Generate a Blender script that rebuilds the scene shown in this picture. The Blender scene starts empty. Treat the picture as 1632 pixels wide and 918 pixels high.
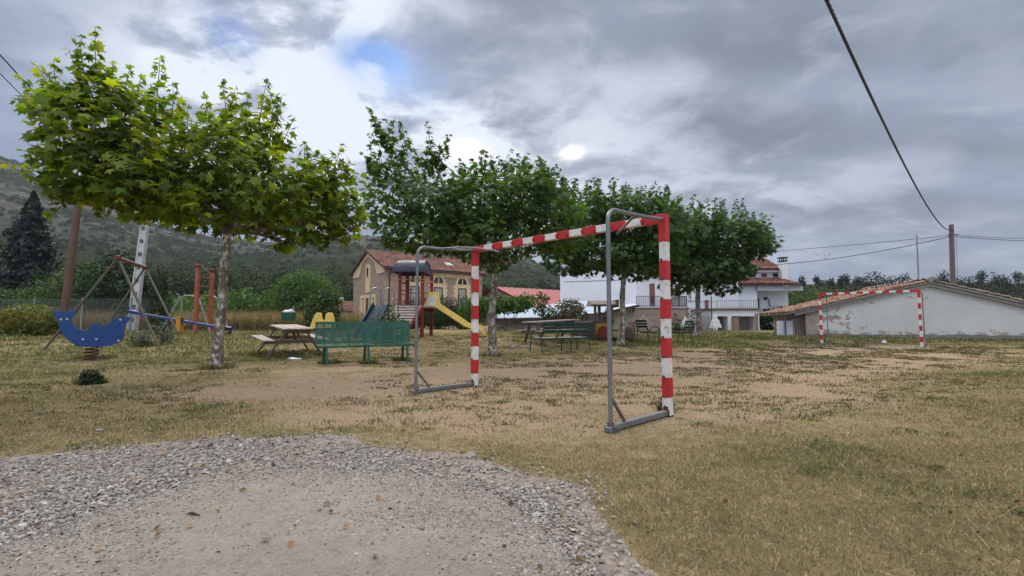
import bpy, math, random
import numpy as np
from mathutils import Vector, Matrix

random.seed(7); RNG = np.random.default_rng(7)
scene = bpy.context.scene
C = scene.collection

# ------------------------------------------------------------ camera
F = 758.0; CX, CY = 816.0, 459.0; CAMH = 0.97; PITCH = math.radians(3.93)
cam = bpy.data.cameras.new('camera'); camo = bpy.data.objects.new('camera', cam); C.objects.link(camo)
cam.sensor_width = 36; cam.lens = 36 * F / 1632; cam.clip_end = 6000; cam.clip_start = 0.05
camo.location = (0, 0, CAMH); camo.rotation_euler = (math.pi / 2 + PITCH, 0, 0)
scene.camera = camo
ct, st = math.cos(PITCH), math.sin(PITCH)

def ray(px, py):
    u = (px - CX) / F; v = (CY - py) / F
    return Vector((u, ct - v * st, st + v * ct))

# ------------------------------------------------------------ sky, sun, exposure
SUN_DIR = ray(700, 190).normalized()
SUN_EL = math.asin(SUN_DIR.z); SUN_AZ = math.atan2(SUN_DIR.x, SUN_DIR.y)
world = bpy.data.worlds.new('World'); scene.world = world; world.use_nodes = True
def build_world():
    nt = world.node_tree; nt.nodes.clear(); N = nt.nodes; Lk = nt.links
    def nd(t, **k):
        n = N.new(t)
        for a, b in k.items(): setattr(n, a, b)
        return n
    def m(op, a, b=None, c=None, clamp=False):
        n = N.new('ShaderNodeMath'); n.operation = op; n.use_clamp = clamp
        for i, x in enumerate((a, b, c)):
            if x is None: continue
            if isinstance(x, (int, float)): n.inputs[i].default_value = x
            else: Lk.new(x, n.inputs[i])
        return n.outputs[0]
    def vm(op, a, b):
        n = N.new('ShaderNodeVectorMath'); n.operation = op
        for i, x in enumerate((a, b)):
            if isinstance(x, (tuple, list, Vector)): n.inputs[i].default_value = tuple(x)
            else: Lk.new(x, n.inputs[i])
        return n
    def mix(f, a, b):
        n = N.new('ShaderNodeMix'); n.data_type = 'RGBA'
        for s, x in ((0, f), (6, a), (7, b)):
            if isinstance(x, (int, float)): n.inputs[s].default_value = x
            elif isinstance(x, tuple): n.inputs[s].default_value = (*x, 1)
            else: Lk.new(x, n.inputs[s])
        return n.outputs[2]
    tc = nd('ShaderNodeTexCoord'); d = tc.outputs['Generated']
    sep = nd('ShaderNodeSeparateXYZ'); Lk.new(d, sep.inputs[0])
    z = sep.outputs[2]
    den = m('ADD', m('MAXIMUM', z, 0.0), 0.22)
    com = nd('ShaderNodeCombineXYZ')
    Lk.new(m('DIVIDE', sep.outputs[0], den), com.inputs[0]); Lk.new(m('DIVIDE', sep.outputs[1], den), com.inputs[1])
    cv = com.outputs[0]
    def noise(scale, off, detail=6, rough=.55, dist=0.0, stretch=(1, 1, 1)):
        mp = nd('ShaderNodeMapping'); mp.inputs['Location'].default_value = off; mp.inputs['Scale'].default_value = stretch
        Lk.new(cv, mp.inputs[0])
        n = nd('ShaderNodeTexNoise'); n.inputs['Scale'].default_value = scale; n.inputs['Detail'].default_value = detail
        n.inputs['Roughness'].default_value = rough; n.inputs['Distortion'].default_value = dist
        Lk.new(mp.outputs[0], n.inputs['Vector']); return n.outputs['Fac']
    def ramp(x, lo, hi):
        n = nd('ShaderNodeMapRange'); n.interpolation_type = 'SMOOTHSTEP'
        n.inputs[1].default_value = lo; n.inputs[2].default_value = hi; Lk.new(x, n.inputs[0]); return n.outputs[0]
    def lobe(px, py, width, stretch=1.0, w2=None):
        c = ray(px, py).normalized()
        dd = vm('SUBTRACT', d, tuple(c)).outputs[0]
        mp = vm('MULTIPLY', dd, (1.0 / stretch, 1.0 / stretch, 1.0)).outputs[0]
        ln = vm('LENGTH', mp, (0, 0, 0)).outputs['Value']
        q = m('DIVIDE', ln, width); return m('POWER', 2.718, m('MULTIPLY', m('MULTIPLY', q, q), -1.0))
    big = noise(1.05, (3.1, 1.7, 0), 6, .5, .35); fine = noise(4.5, (2.7, 4.2, 0), 7, .6, .45, (.9, 1.15, 1))
    mid = noise(2.6, (7.7, 2.2, 0), 8, .52, .25)
    soft = noise(1.7, (1.3, 9.1, 0), 3, .45, .2, (.55, 1.3, 1))
    # base cloud deck
    deck = mix(ramp(soft, .34, .66), CLOUD_DARK, CLOUD_MID)
    deck = mix(m('MULTIPLY', ramp(mid, .45, .72), .55), deck, CLOUD_PALE)
    deck = mix(m('MULTIPLY', ramp(fine, .40, .30), .5), deck, CLOUD_DARK)
    deck = mix(m('MULTIPLY', ramp(fine, .52, .75), .6), deck, CLOUD_PALE)
    leftness = ramp(sep.outputs[0], .12, -.5)
    deck = mix(m('MULTIPLY', leftness, .45), deck, CLOUD_LEFT)
    # bright thin parts of the cloud round the hidden sun
    glow = None
    for args, k in (((540, 30, .10, 1.8), .9), ((490, 185, .11, 1.5), 1.1), ((335, 105, .08, 1.6), .6), ((745, 242, .055, 1.6), 1.2),
                    ((640, 190, .12, 1.4), .5), ((860, 290, .12, 2.0), .55), ((960, 150, .13, 1.7), .3), ((430, 45, .06, 2.0), .6), ((60, 20, .06, 2.5), .15), ((250, 190, .10, 1.4), .3), ((1150, 330, .10, 2.6), .35)):
        t = m('MULTIPLY', lobe(*args), k); glow = t if glow is None else m('ADD', glow, t)
    brk = ramp(m('ADD', m('MULTIPLY', mid, .55), m('MULTIPLY', fine, .45)), .40, .58)
    glow = m('MULTIPLY', glow, m('ADD', m('MULTIPLY', brk, 1.25), .16))
    col = mix(m('MINIMUM', m('MULTIPLY', glow, .95), 1.0), deck, CLOUD_BRIGHT)
    hot = m('MULTIPLY', m('ADD', lobe(910, 246, .012, 1.7), m('MULTIPLY', lobe(745, 242, .018, 1.8), .6)), m('ADD', .35, brk), clamp=True)
    col = mix(hot, col, CLOUD_HOT)
    # blue gaps: the clear sky behind
    sky = nd('ShaderNodeTexSky'); sky.sky_type = 'NISHITA'; sky.sun_disc = False
    sky.sun_elevation = SUN_EL; sky.sun_rotation = SUN_AZ; sky.altitude = 900; sky.dust_density = .6
    skyc = vm('MULTIPLY', sky.outputs[0], (SKYK * .55, SKYK * .85, SKYK * 1.35)).outputs[0]
    gap = m('ADD', m('MULTIPLY', lobe(590, 92, .028, 2.0), 1.5), m('ADD', m('MULTIPLY', lobe(365, 62, .03, 1.2), 1.1), m('MULTIPLY', lobe(640, 130, .05, 1.5), .45)))
    gap = m('MULTIPLY', gap, ramp(mid, .62, .42), clamp=True)
    col = mix(gap, col, skyc)
    # overcast sky is brightest overhead
    up = ramp(z, .60, .92)
    k = m('MULTIPLY', m('ADD', 1.0, m('MULTIPLY', up, ZENITH)), m('ADD', 1.0, m('MULTIPLY', ramp(sep.outputs[1], .0, -.6), BEHIND))); col = mix(up, col, (.235, .225, .215))  # sky behind the camera is raised as well, added to light the facades
    # paler towards the horizon
    hor = ramp(z, .28, .0)
    col = mix(m('MULTIPLY', hor, .3), col, CLOUD_HORIZON)
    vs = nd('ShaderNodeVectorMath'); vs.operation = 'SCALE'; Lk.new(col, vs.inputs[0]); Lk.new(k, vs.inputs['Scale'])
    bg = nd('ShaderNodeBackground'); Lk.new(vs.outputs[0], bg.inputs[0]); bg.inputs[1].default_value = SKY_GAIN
    out = nd('ShaderNodeOutputWorld'); Lk.new(bg.outputs[0], out.inputs[0])
CLOUD_DARK = (.105, .124, .165); CLOUD_MID = (.165, .192, .25); CLOUD_PALE = (.27, .295, .36)
CLOUD_LEFT = (.15, .195, .30); CLOUD_BRIGHT = (.47, .505, .565); CLOUD_HOT = (1.1, 1.03, .92); CLOUD_HORIZON = (.25, .285, .36)
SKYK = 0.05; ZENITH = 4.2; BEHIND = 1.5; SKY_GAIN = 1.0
build_world()
world.cycles.sampling_method = 'MANUAL'; world.cycles.sample_map_resolution = 512

sun = bpy.data.lights.new('sun', 'SUN'); suno = bpy.data.objects.new('sun', sun); C.objects.link(suno)
sun.energy = 1.5; sun.angle = math.radians(16); sun.color = (1.0, .93, .82)
SL = Vector((-.30, .62, .62)).normalized()
suno.rotation_euler = SL.to_track_quat('Z', 'Y').to_euler()
suno.location = (0, 0, 50)

scene.view_settings.view_transform = 'Standard'; scene.view_settings.look = 'None'
scene.view_settings.gamma = 1; scene.view_settings.exposure = 0.85
scene.view_settings.use_curve_mapping = False
scene.cycles.max_bounces = 6; scene.cycles.transparent_max_bounces = 8

# ------------------------------------------------------------ placing helpers
def g(x, y):
    """ground height"""
    s = np.interp(x, [-6, 0, 4, 10], [13, 13.5, 16.5, 17.8]); k = np.interp(x, [-6, 0, 4, 10], [.06, .06, .07, .035])
    cap = np.interp(x, [-6, 0, 4, 10], [.42, .42, .28, .2])
    h = np.clip(k * (y - s), 0, 10)
    return cap * (1 - np.exp(-h / cap * 1.3))
def at(px, py, Y):
    r = ray(px, py); t = Y / r.y
    return Vector((r.x * t, Y, CAMH + r.z * t))
def gp(px, py):
    r = ray(px, py)
    lo = None; t = 1.0
    while t < 90:
        x, y, z = r.x * t, r.y * t, CAMH + r.z * t
        if z <= float(g(x, y)): return Vector((x, y, float(g(x, y))))
        t += .02
    return Vector((r.x * 90, r.y * 90, float(g(r.x * 90, r.y * 90))))
def onground(x, y, dz=0): return Vector((x, y, float(g(x, y)) + dz))

def props(o, label=None, cat=None, group=None, kind=None):
    if label: o['label'] = label
    if cat: o['category'] = cat
    if group: o['group'] = group
    if kind: o['kind'] = kind
    return o
def thing(name, label, cat, loc=(0, 0, 0), rz=0, group=None):
    o = bpy.data.objects.new(name, None); C.objects.link(o); o.empty_display_size = .2
    o.location = loc; o.rotation_euler = (0, 0, rz)
    return props(o, label, cat, group)
def kids(o): return [c for c in bpy.data.objects if c.parent == o]
def copy_tree(o, parent=None):
    c = o.copy(); C.objects.link(c)
    if parent: c.parent = parent
    for k in kids(o): copy_tree(k, c)
    return c

def V3(p): return Vector(p)
class MB:
    def __init__(s): s.v = []; s.f = []; s.m = []; s.s = []
    def add(s, vs, fs, m=0, smooth=False):
        b = len(s.v); s.v += [tuple(p) for p in vs]
        for f in fs: s.f.append(tuple(b + i for i in f)); s.m.append(m); s.s.append(smooth)
    def box(s, c, d, rot=None, m=0):
        c = V3(c); x, y, z = d[0] / 2, d[1] / 2, d[2] / 2
        vs = [Vector((a * x, b * y, e * z)) for e in (-1, 1) for a, b in ((-1, -1), (1, -1), (1, 1), (-1, 1))]
        if rot is not None: vs = [rot @ p for p in vs]
        s.add([p + c for p in vs], [(3, 2, 1, 0), (4, 5, 6, 7), (0, 1, 5, 4), (1, 2, 6, 5), (2, 3, 7, 6), (3, 0, 4, 7)], m); return s
    def span(s, a, b, m=0):
        a = V3(a); b = V3(b); return s.box((a + b) / 2, [abs(b[i] - a[i]) for i in range(3)], None, m)
    def beam(s, p0, p1, w, h, m=0, up=(0, 0, 1), w1=None, h1=None):
        p0 = V3(p0); p1 = V3(p1); d = (p1 - p0).normalized(); up = V3(up)
        if abs(d.dot(up)) > .98: up = Vector((0, 1, 0))
        r = d.cross(up).normalized(); u = r.cross(d).normalized()
        w1 = w if w1 is None else w1; h1 = h if h1 is None else h1
        vs = []
        for p, ww, hh in ((p0, w, h), (p1, w1, h1)):
            for a, b in ((-1, -1), (1, -1), (1, 1), (-1, 1)): vs.append(p + r * a * ww / 2 + u * b * hh / 2)
        s.add(vs, [(3, 2, 1, 0), (4, 5, 6, 7), (0, 1, 5, 4), (1, 2, 6, 5), (2, 3, 7, 6), (3, 0, 4, 7)], m); return s
    def tube(s, pts, r, seg=8, m=0, caps=True):
        pts = [V3(p) for p in pts]; n = len(pts); rs = r if isinstance(r, (list, tuple)) else [r] * n
        rings = []; ref = None
        for i, p in enumerate(pts):
            d = (pts[min(i + 1, n - 1)] - pts[max(i - 1, 0)]).normalized()
            if ref is None:
                ref = d.cross(Vector((0, 0, 1)));
                if ref.length < .05: ref = Vector((1, 0, 0))
            ref = (ref - d * ref.dot(d)).normalized(); b = d.cross(ref)
            rings.append([p + (ref * math.cos(a) + b * math.sin(a)) * rs[i] for a in [2 * math.pi * k / seg for k in range(seg)]])
        vs = [q for R in rings for q in R]
        fs = [(i * seg + k, i * seg + (k + 1) % seg, (i + 1) * seg + (k + 1) % seg, (i + 1) * seg + k) for i in range(n - 1) for k in range(seg)]
        s.add(vs, fs, m, True)
        if caps: s.add(rings[0], [tuple(range(seg))[::-1]], m); s.add(rings[-1], [tuple(range(seg))], m)
        return s
    def extrude(s, poly, vec, m=0):
        n = len(poly); vec = V3(vec); a = [V3(p) for p in poly]; b = [p + vec for p in a]
        s.add(a, [tuple(range(n))[::-1]], m); s.add(b, [tuple(range(n))], m)
        s.add(a + b, [(i, (i + 1) % n, n + (i + 1) % n, n + i) for i in range(n)], m); return s
    def sphere(s, c, r, nu=10, nv=6, m=0, smooth=True):
        c = V3(c); rr = r if isinstance(r, (tuple, list)) else (r, r, r); vs = []; fs = []
        for j in range(nv + 1):
            t = math.pi * j / nv
            for i in range(nu):
                a = 2 * math.pi * i / nu
                vs.append(c + Vector((rr[0] * math.sin(t) * math.cos(a), rr[1] * math.sin(t) * math.sin(a), rr[2] * math.cos(t))))
        for j in range(nv):
            for i in range(nu): fs.append((j * nu + i, (j + 1) * nu + i, (j + 1) * nu + (i + 1) % nu, j * nu + (i + 1) % nu))
        s.add(vs, fs, m, smooth); return s
    def build(s, name, mats, parent=None, bevel=0):
        me = bpy.data.meshes.new(name); me.from_pydata(s.v, [], s.f)
        for mt in (mats if isinstance(mats, (list, tuple)) else [mats]): me.materials.append(mt)
        me.polygons.foreach_set('material_index', s.m); me.polygons.foreach_set('use_smooth', s.s); me.update()
        o = bpy.data.objects.new(name, me); C.objects.link(o)
        if parent: o.parent = parent
        if bevel:
            b = o.modifiers.new('bevel', 'BEVEL'); b.width = bevel; b.segments = 2; b.limit_method = 'ANGLE'; b.angle_limit = math.radians(50)
        return o

def np_mesh(name, V, Fc, mat, parent=None, cols=None, smooth=False):
    """V (n,3), Fc (m,k) faces of equal size"""
    k = Fc.shape[1]; me = bpy.data.meshes.new(name)
    me.vertices.add(len(V)); me.vertices.foreach_set('co', V.astype(np.float32).ravel())
    me.loops.add(Fc.size); me.loops.foreach_set('vertex_index', Fc.astype(np.int32).ravel())
    me.polygons.add(len(Fc)); me.polygons.foreach_set('loop_start', np.arange(0, Fc.size, k, dtype=np.int32))
    try: me.polygons.foreach_set('loop_total', np.full(len(Fc), k, dtype=np.int32))
    except Exception: pass
    me.polygons.foreach_set('use_smooth', np.full(len(Fc), smooth))
    me.update(calc_edges=True)
    if cols is not None:
        a = me.color_attributes.new('tint', 'FLOAT_COLOR', 'POINT')
        c4 = np.ones((len(V), 4), dtype=np.float32); c4[:, :3] = cols; a.data.foreach_set('color', c4.ravel())
    me.materials.append(mat)
    o = bpy.data.objects.new(name, me); C.objects.link(o)
    if parent: o.parent = parent
    return o
def stamp(name, tmpl, faces, P, A, B, N, S, mat, parent=None, cols=None):
    """copies of a small template at P with axes A,B,N and size S as one mesh"""
    tmpl = np.asarray(tmpl, float); faces = np.asarray(faces); n = len(P); k = len(tmpl)
    S = np.asarray(S, float)
    if S.ndim == 1: S = np.repeat(S[:, None], 3, 1)
    V = P[:, None, :] + tmpl[None, :, 0:1] * S[:, None, 0:1] * A[:, None, :] + tmpl[None, :, 1:2] * S[:, None, 1:2] * B[:, None, :] + tmpl[None, :, 2:3] * S[:, None, 2:3] * N[:, None, :]
    Fc = (faces[None] + (np.arange(n) * k)[:, None, None]).reshape(-1, faces.shape[1])
    cc = None if cols is None else np.repeat(cols, k, 0)
    return np_mesh(name, V.reshape(-1, 3), Fc, mat, parent, cc)
def norm(a): return a / np.maximum(np.linalg.norm(a, axis=1, keepdims=True), 1e-9)
def frames(N, spin=None):
    N = norm(N); n = len(N)
    R = RNG.normal(size=(n, 3)) if spin is None else spin
    A = norm(R - N * np.sum(R * N, 1, keepdims=True)); B = np.cross(N, A); return A, B, N
_lat = {}
def vnoise(x, y, scale, seed=0):
    if seed not in _lat: _lat[seed] = np.random.default_rng(100 + seed).random((256, 256))
    T = _lat[seed]; x = np.asarray(x) / scale; y = np.asarray(y) / scale
    xi = np.floor(x).astype(int); yi = np.floor(y).astype(int); fx = x - xi; fy = y - yi
    fx = fx * fx * (3 - 2 * fx); fy = fy * fy * (3 - 2 * fy)
    a = T[xi % 256, yi % 256]; b = T[(xi + 1) % 256, yi % 256]; c = T[xi % 256, (yi + 1) % 256]; d = T[(xi + 1) % 256, (yi + 1) % 256]
    return (a * (1 - fx) + b * fx) * (1 - fy) + (c * (1 - fx) + d * fx) * fy
def fbm(x, y, scale, seed=0, o=4):
    t = 0; w = 0; k = 1.0
    for i in range(o): t = t + k * vnoise(x, y, scale / 2 ** i, seed + i); w += k; k *= .5
    return t / w

# ------------------------------------------------------------ materials
def mk(name):
    m = bpy.data.materials.new(name); m.use_nodes = True; nt = m.node_tree; b = nt.nodes['Principled BSDF']; return m, nt, b
def mixn(nt, f, a, b, mode='MIX'):
    n = nt.nodes.new('ShaderNodeMix'); n.data_type = 'RGBA'; n.blend_type = mode
    for s, x in ((0, f), (6, a), (7, b)):
        if isinstance(x, (int, float)): n.inputs[s].default_value = x
        elif isinstance(x, (tuple, list)): n.inputs[s].default_value = (*x[:3], 1)
        else: nt.links.new(x, n.inputs[s])
    return n.outputs[2]
def noisen(nt, vec, scale, detail=5, rough=.55, stretch=None, dist=0):
    n = nt.nodes.new('ShaderNodeTexNoise'); n.inputs['Scale'].default_value = scale; n.inputs['Detail'].default_value = detail
    n.inputs['Roughness'].default_value = rough; n.inputs['Distortion'].default_value = dist
    if stretch:
        mp = nt.nodes.new('ShaderNodeMapping'); mp.inputs['Scale'].default_value = stretch; nt.links.new(vec, mp.inputs[0]); vec = mp.outputs[0]
    nt.links.new(vec, n.inputs['Vector']); return n.outputs['Fac']
def rampn(nt, x, lo, hi, a=0., b=1.):
    n = nt.nodes.new('ShaderNodeMapRange'); n.interpolation_type = 'SMOOTHSTEP'
    for i, v in ((1, lo), (2, hi), (3, a), (4, b)): n.inputs[i].default_value = v
    nt.links.new(x, n.inputs[0]); return n.outputs[0]
def mathn(nt, op, a, b=None, clamp=False):
    n = nt.nodes.new('ShaderNodeMath'); n.operation = op; n.use_clamp = clamp
    for i, x in enumerate((a, b)):
        if x is None: continue
        if isinstance(x, (int, float)): n.inputs[i].default_value = x
        else: nt.links.new(x, n.inputs[i])
    return n.outputs[0]
def coordn(nt, kind='Object'): return nt.nodes.new('ShaderNodeTexCoord').outputs[kind]
def posn(nt): return nt.nodes.new('ShaderNodeNewGeometry').outputs['Position']
def bumpn(nt, b, h, strength=.3, dist=.01):
    n = nt.nodes.new('ShaderNodeBump'); n.inputs['Strength'].default_value = strength; n.inputs['Distance'].default_value = dist
    nt.links.new(h, n.inputs['Height']); nt.links.new(n.outputs[0], b.inputs['Normal'])
def surf(name, col, col2=None, rough=.6, scale=6, amt=.5, metal=0, dirt=None, dirt_amt=.35, bump=.15, bdist=.004, stretch=None, spec=.5):
    """painted, wooden or stony surface: two tones by noise, patches of dirt or wear"""
    m, nt, b = mk(name); v = coordn(nt)
    col2 = col2 or tuple(c * .75 for c in col)
    n1 = noisen(nt, v, scale, 6, .6, stretch)
    c = mixn(nt, rampn(nt, n1, .5 - .25 * amt - .05, .5 + .25 * amt + .05), col, col2)
    if dirt:
        n2 = noisen(nt, v, scale * 2.7, 8, .7, stretch)
        c = mixn(nt, rampn(nt, n2, .70 - dirt_amt * .35, .76 - dirt_amt * .35), c, dirt)
    nt.links.new(c, b.inputs['Base Color']); b.inputs['Metallic'].default_value = metal
    r = noisen(nt, v, scale * 1.7, 4, .6); nt.links.new(rampn(nt, r, .3, .7, max(.02, rough - .12), min(1, rough + .12)), b.inputs['Roughness'])
    b.inputs['Specular IOR Level'].default_value = spec
    n3 = noisen(nt, v, scale * 8, 6, .65, stretch); bumpn(nt, b, n3, bump, bdist)
    return m
def island(name, cols, rough=.7, transl=0, tcol=None, spec=.3, tint=False, nscale=0):
    """colour picked for each separate piece (leaf, blade, tile)"""
    m, nt, b = mk(name)
    if tint:
        a = nt.nodes.new('ShaderNodeAttribute'); a.attribute_name = 'tint'; c = a.outputs['Color']
    else:
        gm = nt.nodes.new('ShaderNodeNewGeometry'); cr = nt.nodes.new('ShaderNodeValToRGB')
        e = cr.color_ramp.elements
        while len(e) < len(cols): e.new(.5)
        for i, cc in enumerate(cols): e[i].position = i / max(1, len(cols) - 1); e[i].color = (*cc, 1)
        nt.links.new(gm.outputs['Random Per Island'], cr.inputs[0]); c = cr.outputs[0]
    if nscale:
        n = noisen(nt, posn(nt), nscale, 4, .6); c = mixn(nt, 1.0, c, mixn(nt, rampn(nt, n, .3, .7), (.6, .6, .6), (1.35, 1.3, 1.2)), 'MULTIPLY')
    nt.links.new(c, b.inputs['Base Color']); b.inputs['Roughness'].default_value = rough; b.inputs['Specular IOR Level'].default_value = spec
    if transl:
        t = nt.nodes.new('ShaderNodeBsdfTranslucent')
        nt.links.new(mixn(nt, 1.0, c, tcol or (1.6, 1.9, .7), 'MULTIPLY'), t.inputs[0])
        ms = nt.nodes.new('ShaderNodeMixShader'); ms.inputs[0].default_value = transl
        nt.links.new(b.outputs[0], ms.inputs[1]); nt.links.new(t.outputs[0], ms.inputs[2])
        nt.links.new(ms.outputs[0], nt.nodes['Material Output'].inputs[0])
    return m
def masonry(name, c1, c2, mortar, w=.45, h=.2, ms=.015, noise=.5):
    m, nt, b = mk(name); v = coordn(nt)
    sp = nt.nodes.new('ShaderNodeSeparateXYZ'); nt.links.new(v, sp.inputs[0])
    cb = nt.nodes.new('ShaderNodeCombineXYZ'); nt.links.new(mathn(nt, 'ADD', sp.outputs[0], sp.outputs[1]), cb.inputs[0]); nt.links.new(sp.outputs[2], cb.inputs[1])
    br = nt.nodes.new('ShaderNodeTexBrick'); nt.links.new(cb.outputs[0], br.inputs[0])
    br.inputs['Color1'].default_value = (*c1, 1); br.inputs['Color2'].default_value = (*c2, 1); br.inputs['Mortar'].default_value = (*mortar, 1)
    br.inputs['Scale'].default_value = 1; br.inputs['Mortar Size'].default_value = ms; br.inputs['Brick Width'].default_value = w; br.inputs['Row Height'].default_value = h
    br.inputs['Bias'].default_value = 0; br.inputs['Mortar Smooth'].default_value = .3
    n = noisen(nt, v, 2.2, 6, .65); c = mixn(nt, noise, br.outputs[0], mixn(nt, rampn(nt, n, .3, .7), c1, tuple(x * .6 for x in c2)))
    nt.links.new(c, b.inputs['Base Color']); b.inputs['Roughness'].default_value = .9
    bumpn(nt, b, br.outputs['Fac'], -.4, .02); return m

M = {}
M['red_paint'] = surf('red_paint', (.52, .012, .016), (.38, .014, .016), .45, 9, .8, dirt=(.22, .06, .045), dirt_amt=.32)
M['white_paint'] = surf('white_paint', (.72, .71, .67), (.58, .56, .50), .5, 7, .8, dirt=(.36, .26, .17), dirt_amt=.34)
M['galv'] = surf('galvanised_steel', (.20, .21, .215), (.13, .135, .14), .5, 12, .7, metal=.35, dirt=(.12, .07, .05), dirt_amt=.25)
M['bolt'] = surf('rusty_bolt', (.12, .07, .06), (.2, .17, .16), .5, 30, 1, metal=.5)
M['rust'] = surf('rust', (.12, .035, .018), (.06, .02, .012), .9, 20, 1)
M['green_metal'] = surf('green_paint', (.006, .095, .052), (.005, .07, .04), .32, 8, .6, dirt=(.01, .05, .035), dirt_amt=.2)
M['dark_green'] = surf('dark_green_paint', (.006, .05, .035), (.005, .035, .025), .38, 8, .6)
M['seat_pale'] = surf('painted_seat_sheen', (.35, .37, .36), (.2, .25, .23), .4, 8, .7)  # sky reflection on the green bench seat, put into a pale base colour
M['wood'] = surf('weathered_wood', (.20, .145, .115), (.12, .082, .064), .85, 5, .9, stretch=(1, 1, 9), bump=.4)
M['wood_top'] = surf('greyed_wood', (.36, .31, .27), (.24, .195, .165), .8, 5, .9, bump=.4)
M['wood_deck'] = surf('deck_wood', (.30, .26, .235), (.2, .165, .145), .85, 5, .9, bump=.4)
M['pole_wood'] = surf('pole_wood', (.15, .085, .055), (.085, .05, .035), .9, 4, .9, stretch=(6, 6, .6), bump=.5)
M['pole_grey'] = surf('old_pole_wood', (.16, .13, .115), (.09, .07, .062), .9, 4, .9, stretch=(6, 6, .6), bump=.5)
M['blue'] = surf('blue_plastic', (.010, .068, .28), (.008, .052, .21), .4, 6, .6, dirt=(.03, .06, .2), dirt_amt=.25)
M['blue_beam'] = surf('blue_beam_paint', (.012, .04, .2), (.01, .025, .13), .4, 6, .6)
M['pale_bolt'] = surf('pale_bolt_cap', (.55, .56, .56), None, .4, 20, .5)
M['yellow'] = surf('yellow_plastic', (.78, .58, .13), (.66, .48, .11), .35, 4, .6, dirt=(.4, .3, .1), dirt_amt=.2)
M['yellow_dark'] = surf('yellow_board', (.55, .36, .02), (.42, .28, .03), .5, 5, .7)
M['yellow_post'] = surf('orange_yellow_paint', (.55, .25, .012), (.42, .19, .012), .5, 5, .7)
M['tower_red'] = surf('tower_red_wood', (.25, .028, .022), (.16, .02, .018), .6, 5, .8, dirt=(.1, .04, .03), dirt_amt=.3)
M['red_round'] = surf('red_board', (.32, .03, .02), (.22, .025, .02), .6, 6, .8)
M['orange_wood'] = surf('orange_wood', (.36, .085, .04), (.24, .055, .03), .7, 4, .8, dirt=(.1, .03, .02), dirt_amt=.3)
M['lilac'] = surf('lilac_grey_paint', (.32, .3, .36), (.22, .2, .26), .5, 10, .7)
M['swing_paint'] = surf('worn_green_paint', (.075, .11, .085), (.13, .09, .06), .7, 5, 1, dirt=(.15, .05, .025), dirt_amt=.45)
M['swing_red'] = surf('worn_red_paint', (.16, .03, .025), (.1, .025, .02), .6, 5, 1, dirt=(.45, .35, .1), dirt_amt=.35)
M['roof_blue'] = surf('navy_plastic', (.022, .03, .055), (.015, .02, .038), .6, 3, .7, dirt=(.08, .09, .11), dirt_amt=.2)
M['slide_blue'] = surf('slide_blue', (.008, .035, .07), (.007, .028, .05), .6, 3, .7)
M['steel_tube'] = surf('grey_steel_tube', (.30, .31, .33), (.2, .2, .22), .35, 10, .6, metal=.5)
M['white_panel'] = surf('white_plastic_panel', (.6, .6, .58), (.5, .5, .47), .5, 6, .6)
M['black'] = surf('black_rubber', (.012, .012, .013), (.02, .02, .02), .7, 10, .6)
M['cable'] = surf('black_cable', (.015, .016, .02), (.03, .03, .035), .5, 30, .6)
M['plaster'] = surf('white_plaster', (.80, .81, .82), (.72, .73, .74), .9, .6, .8, dirt=(.45, .46, .46), dirt_amt=.1, bump=.2)
M['plaster_house'] = surf('house_plaster', (.70, .71, .73), (.6, .61, .62), .9, .5, .8, dirt=(.4, .38, .35), dirt_amt=.15)
M['plaster_tan'] = surf('tan_plaster', (.42, .36, .29), (.34, .29, .23), .9, .8, .8)
M['cream'] = surf('cream_render', (.74, .56, .32), (.64, .48, .27), .9, .8, .7)
M['stone'] = masonry('house_stone', (.43, .30, .215), (.31, .21, .15), (.45, .36, .27), .5, .22, .018, .45)
M['block'] = masonry('sandstone_block', (.36, .27, .21), (.26, .19, .145), (.30, .25, .20), .5, .25, .012, .5)
M['brick_raw'] = masonry('exposed_brick', (.27, .13, .085), (.18, .09, .065), (.32, .28, .24), .24, .09, .012, .3)
M['greystone'] = masonry('grey_stone', (.30, .27, .235), (.2, .18, .16), (.32, .3, .27), .4, .25, .02, .6)
M['tile_brown'] = island('brown_tiles', [(.12, .052, .04), (.17, .075, .055), (.145, .06, .045), (.2, .095, .07)], .85, nscale=.8)
M['tile_old'] = island('old_clay_tiles', [(.12, .09, .07), (.22, .105, .075), (.30, .18, .13), (.19, .14, .11), (.34, .23, .17), (.24, .12, .085)], .9, nscale=2.5)
M['tile_grey'] = island('lichened_tiles', [(.17, .145, .12), (.23, .19, .155), (.13, .11, .09)], .9, nscale=2.5)
M['barn_red'] = surf('red_sheet_roof', (.34, .082, .08), (.28, .065, .065), .5, .7, .6)
M['barn_edge'] = surf('dark_red_trim', (.16, .012, .016), None, .5, 1, .5)
M['sheet'] = surf('pale_blue_sheet', (.36, .42, .50), (.28, .34, .42), .6, 1.2, .8, dirt=(.25, .25, .25), dirt_amt=.2)
M['dark_trim'] = surf('dark_trim', (.035, .026, .024), None, .7, 5, .5)
M['brown_trim'] = surf('brown_trim', (.10, .05, .04), None, .7, 5, .5)
M['shutter'] = surf('brown_shutter', (.19, .075, .05), (.15, .06, .04), .6, 5, .5)
M['door_pale'] = surf('pale_door', (.38, .36, .33), (.3, .28, .26), .6, 5, .5)
M['fascia'] = surf('pale_fascia', (.46, .48, .50), None, .8, 2, .5)
M['garage_grey'] = surf('grey_render', (.26, .26, .265), (.2, .2, .205), .9, 1.5, .8)  # one grey tone shared by garage door, gate, wall lines and pole back
M['concrete'] = surf('concrete', (.28, .265, .24), (.2, .19, .17), .95, 2, .9, dirt=(.1, .1, .07), dirt_amt=.3)
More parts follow.
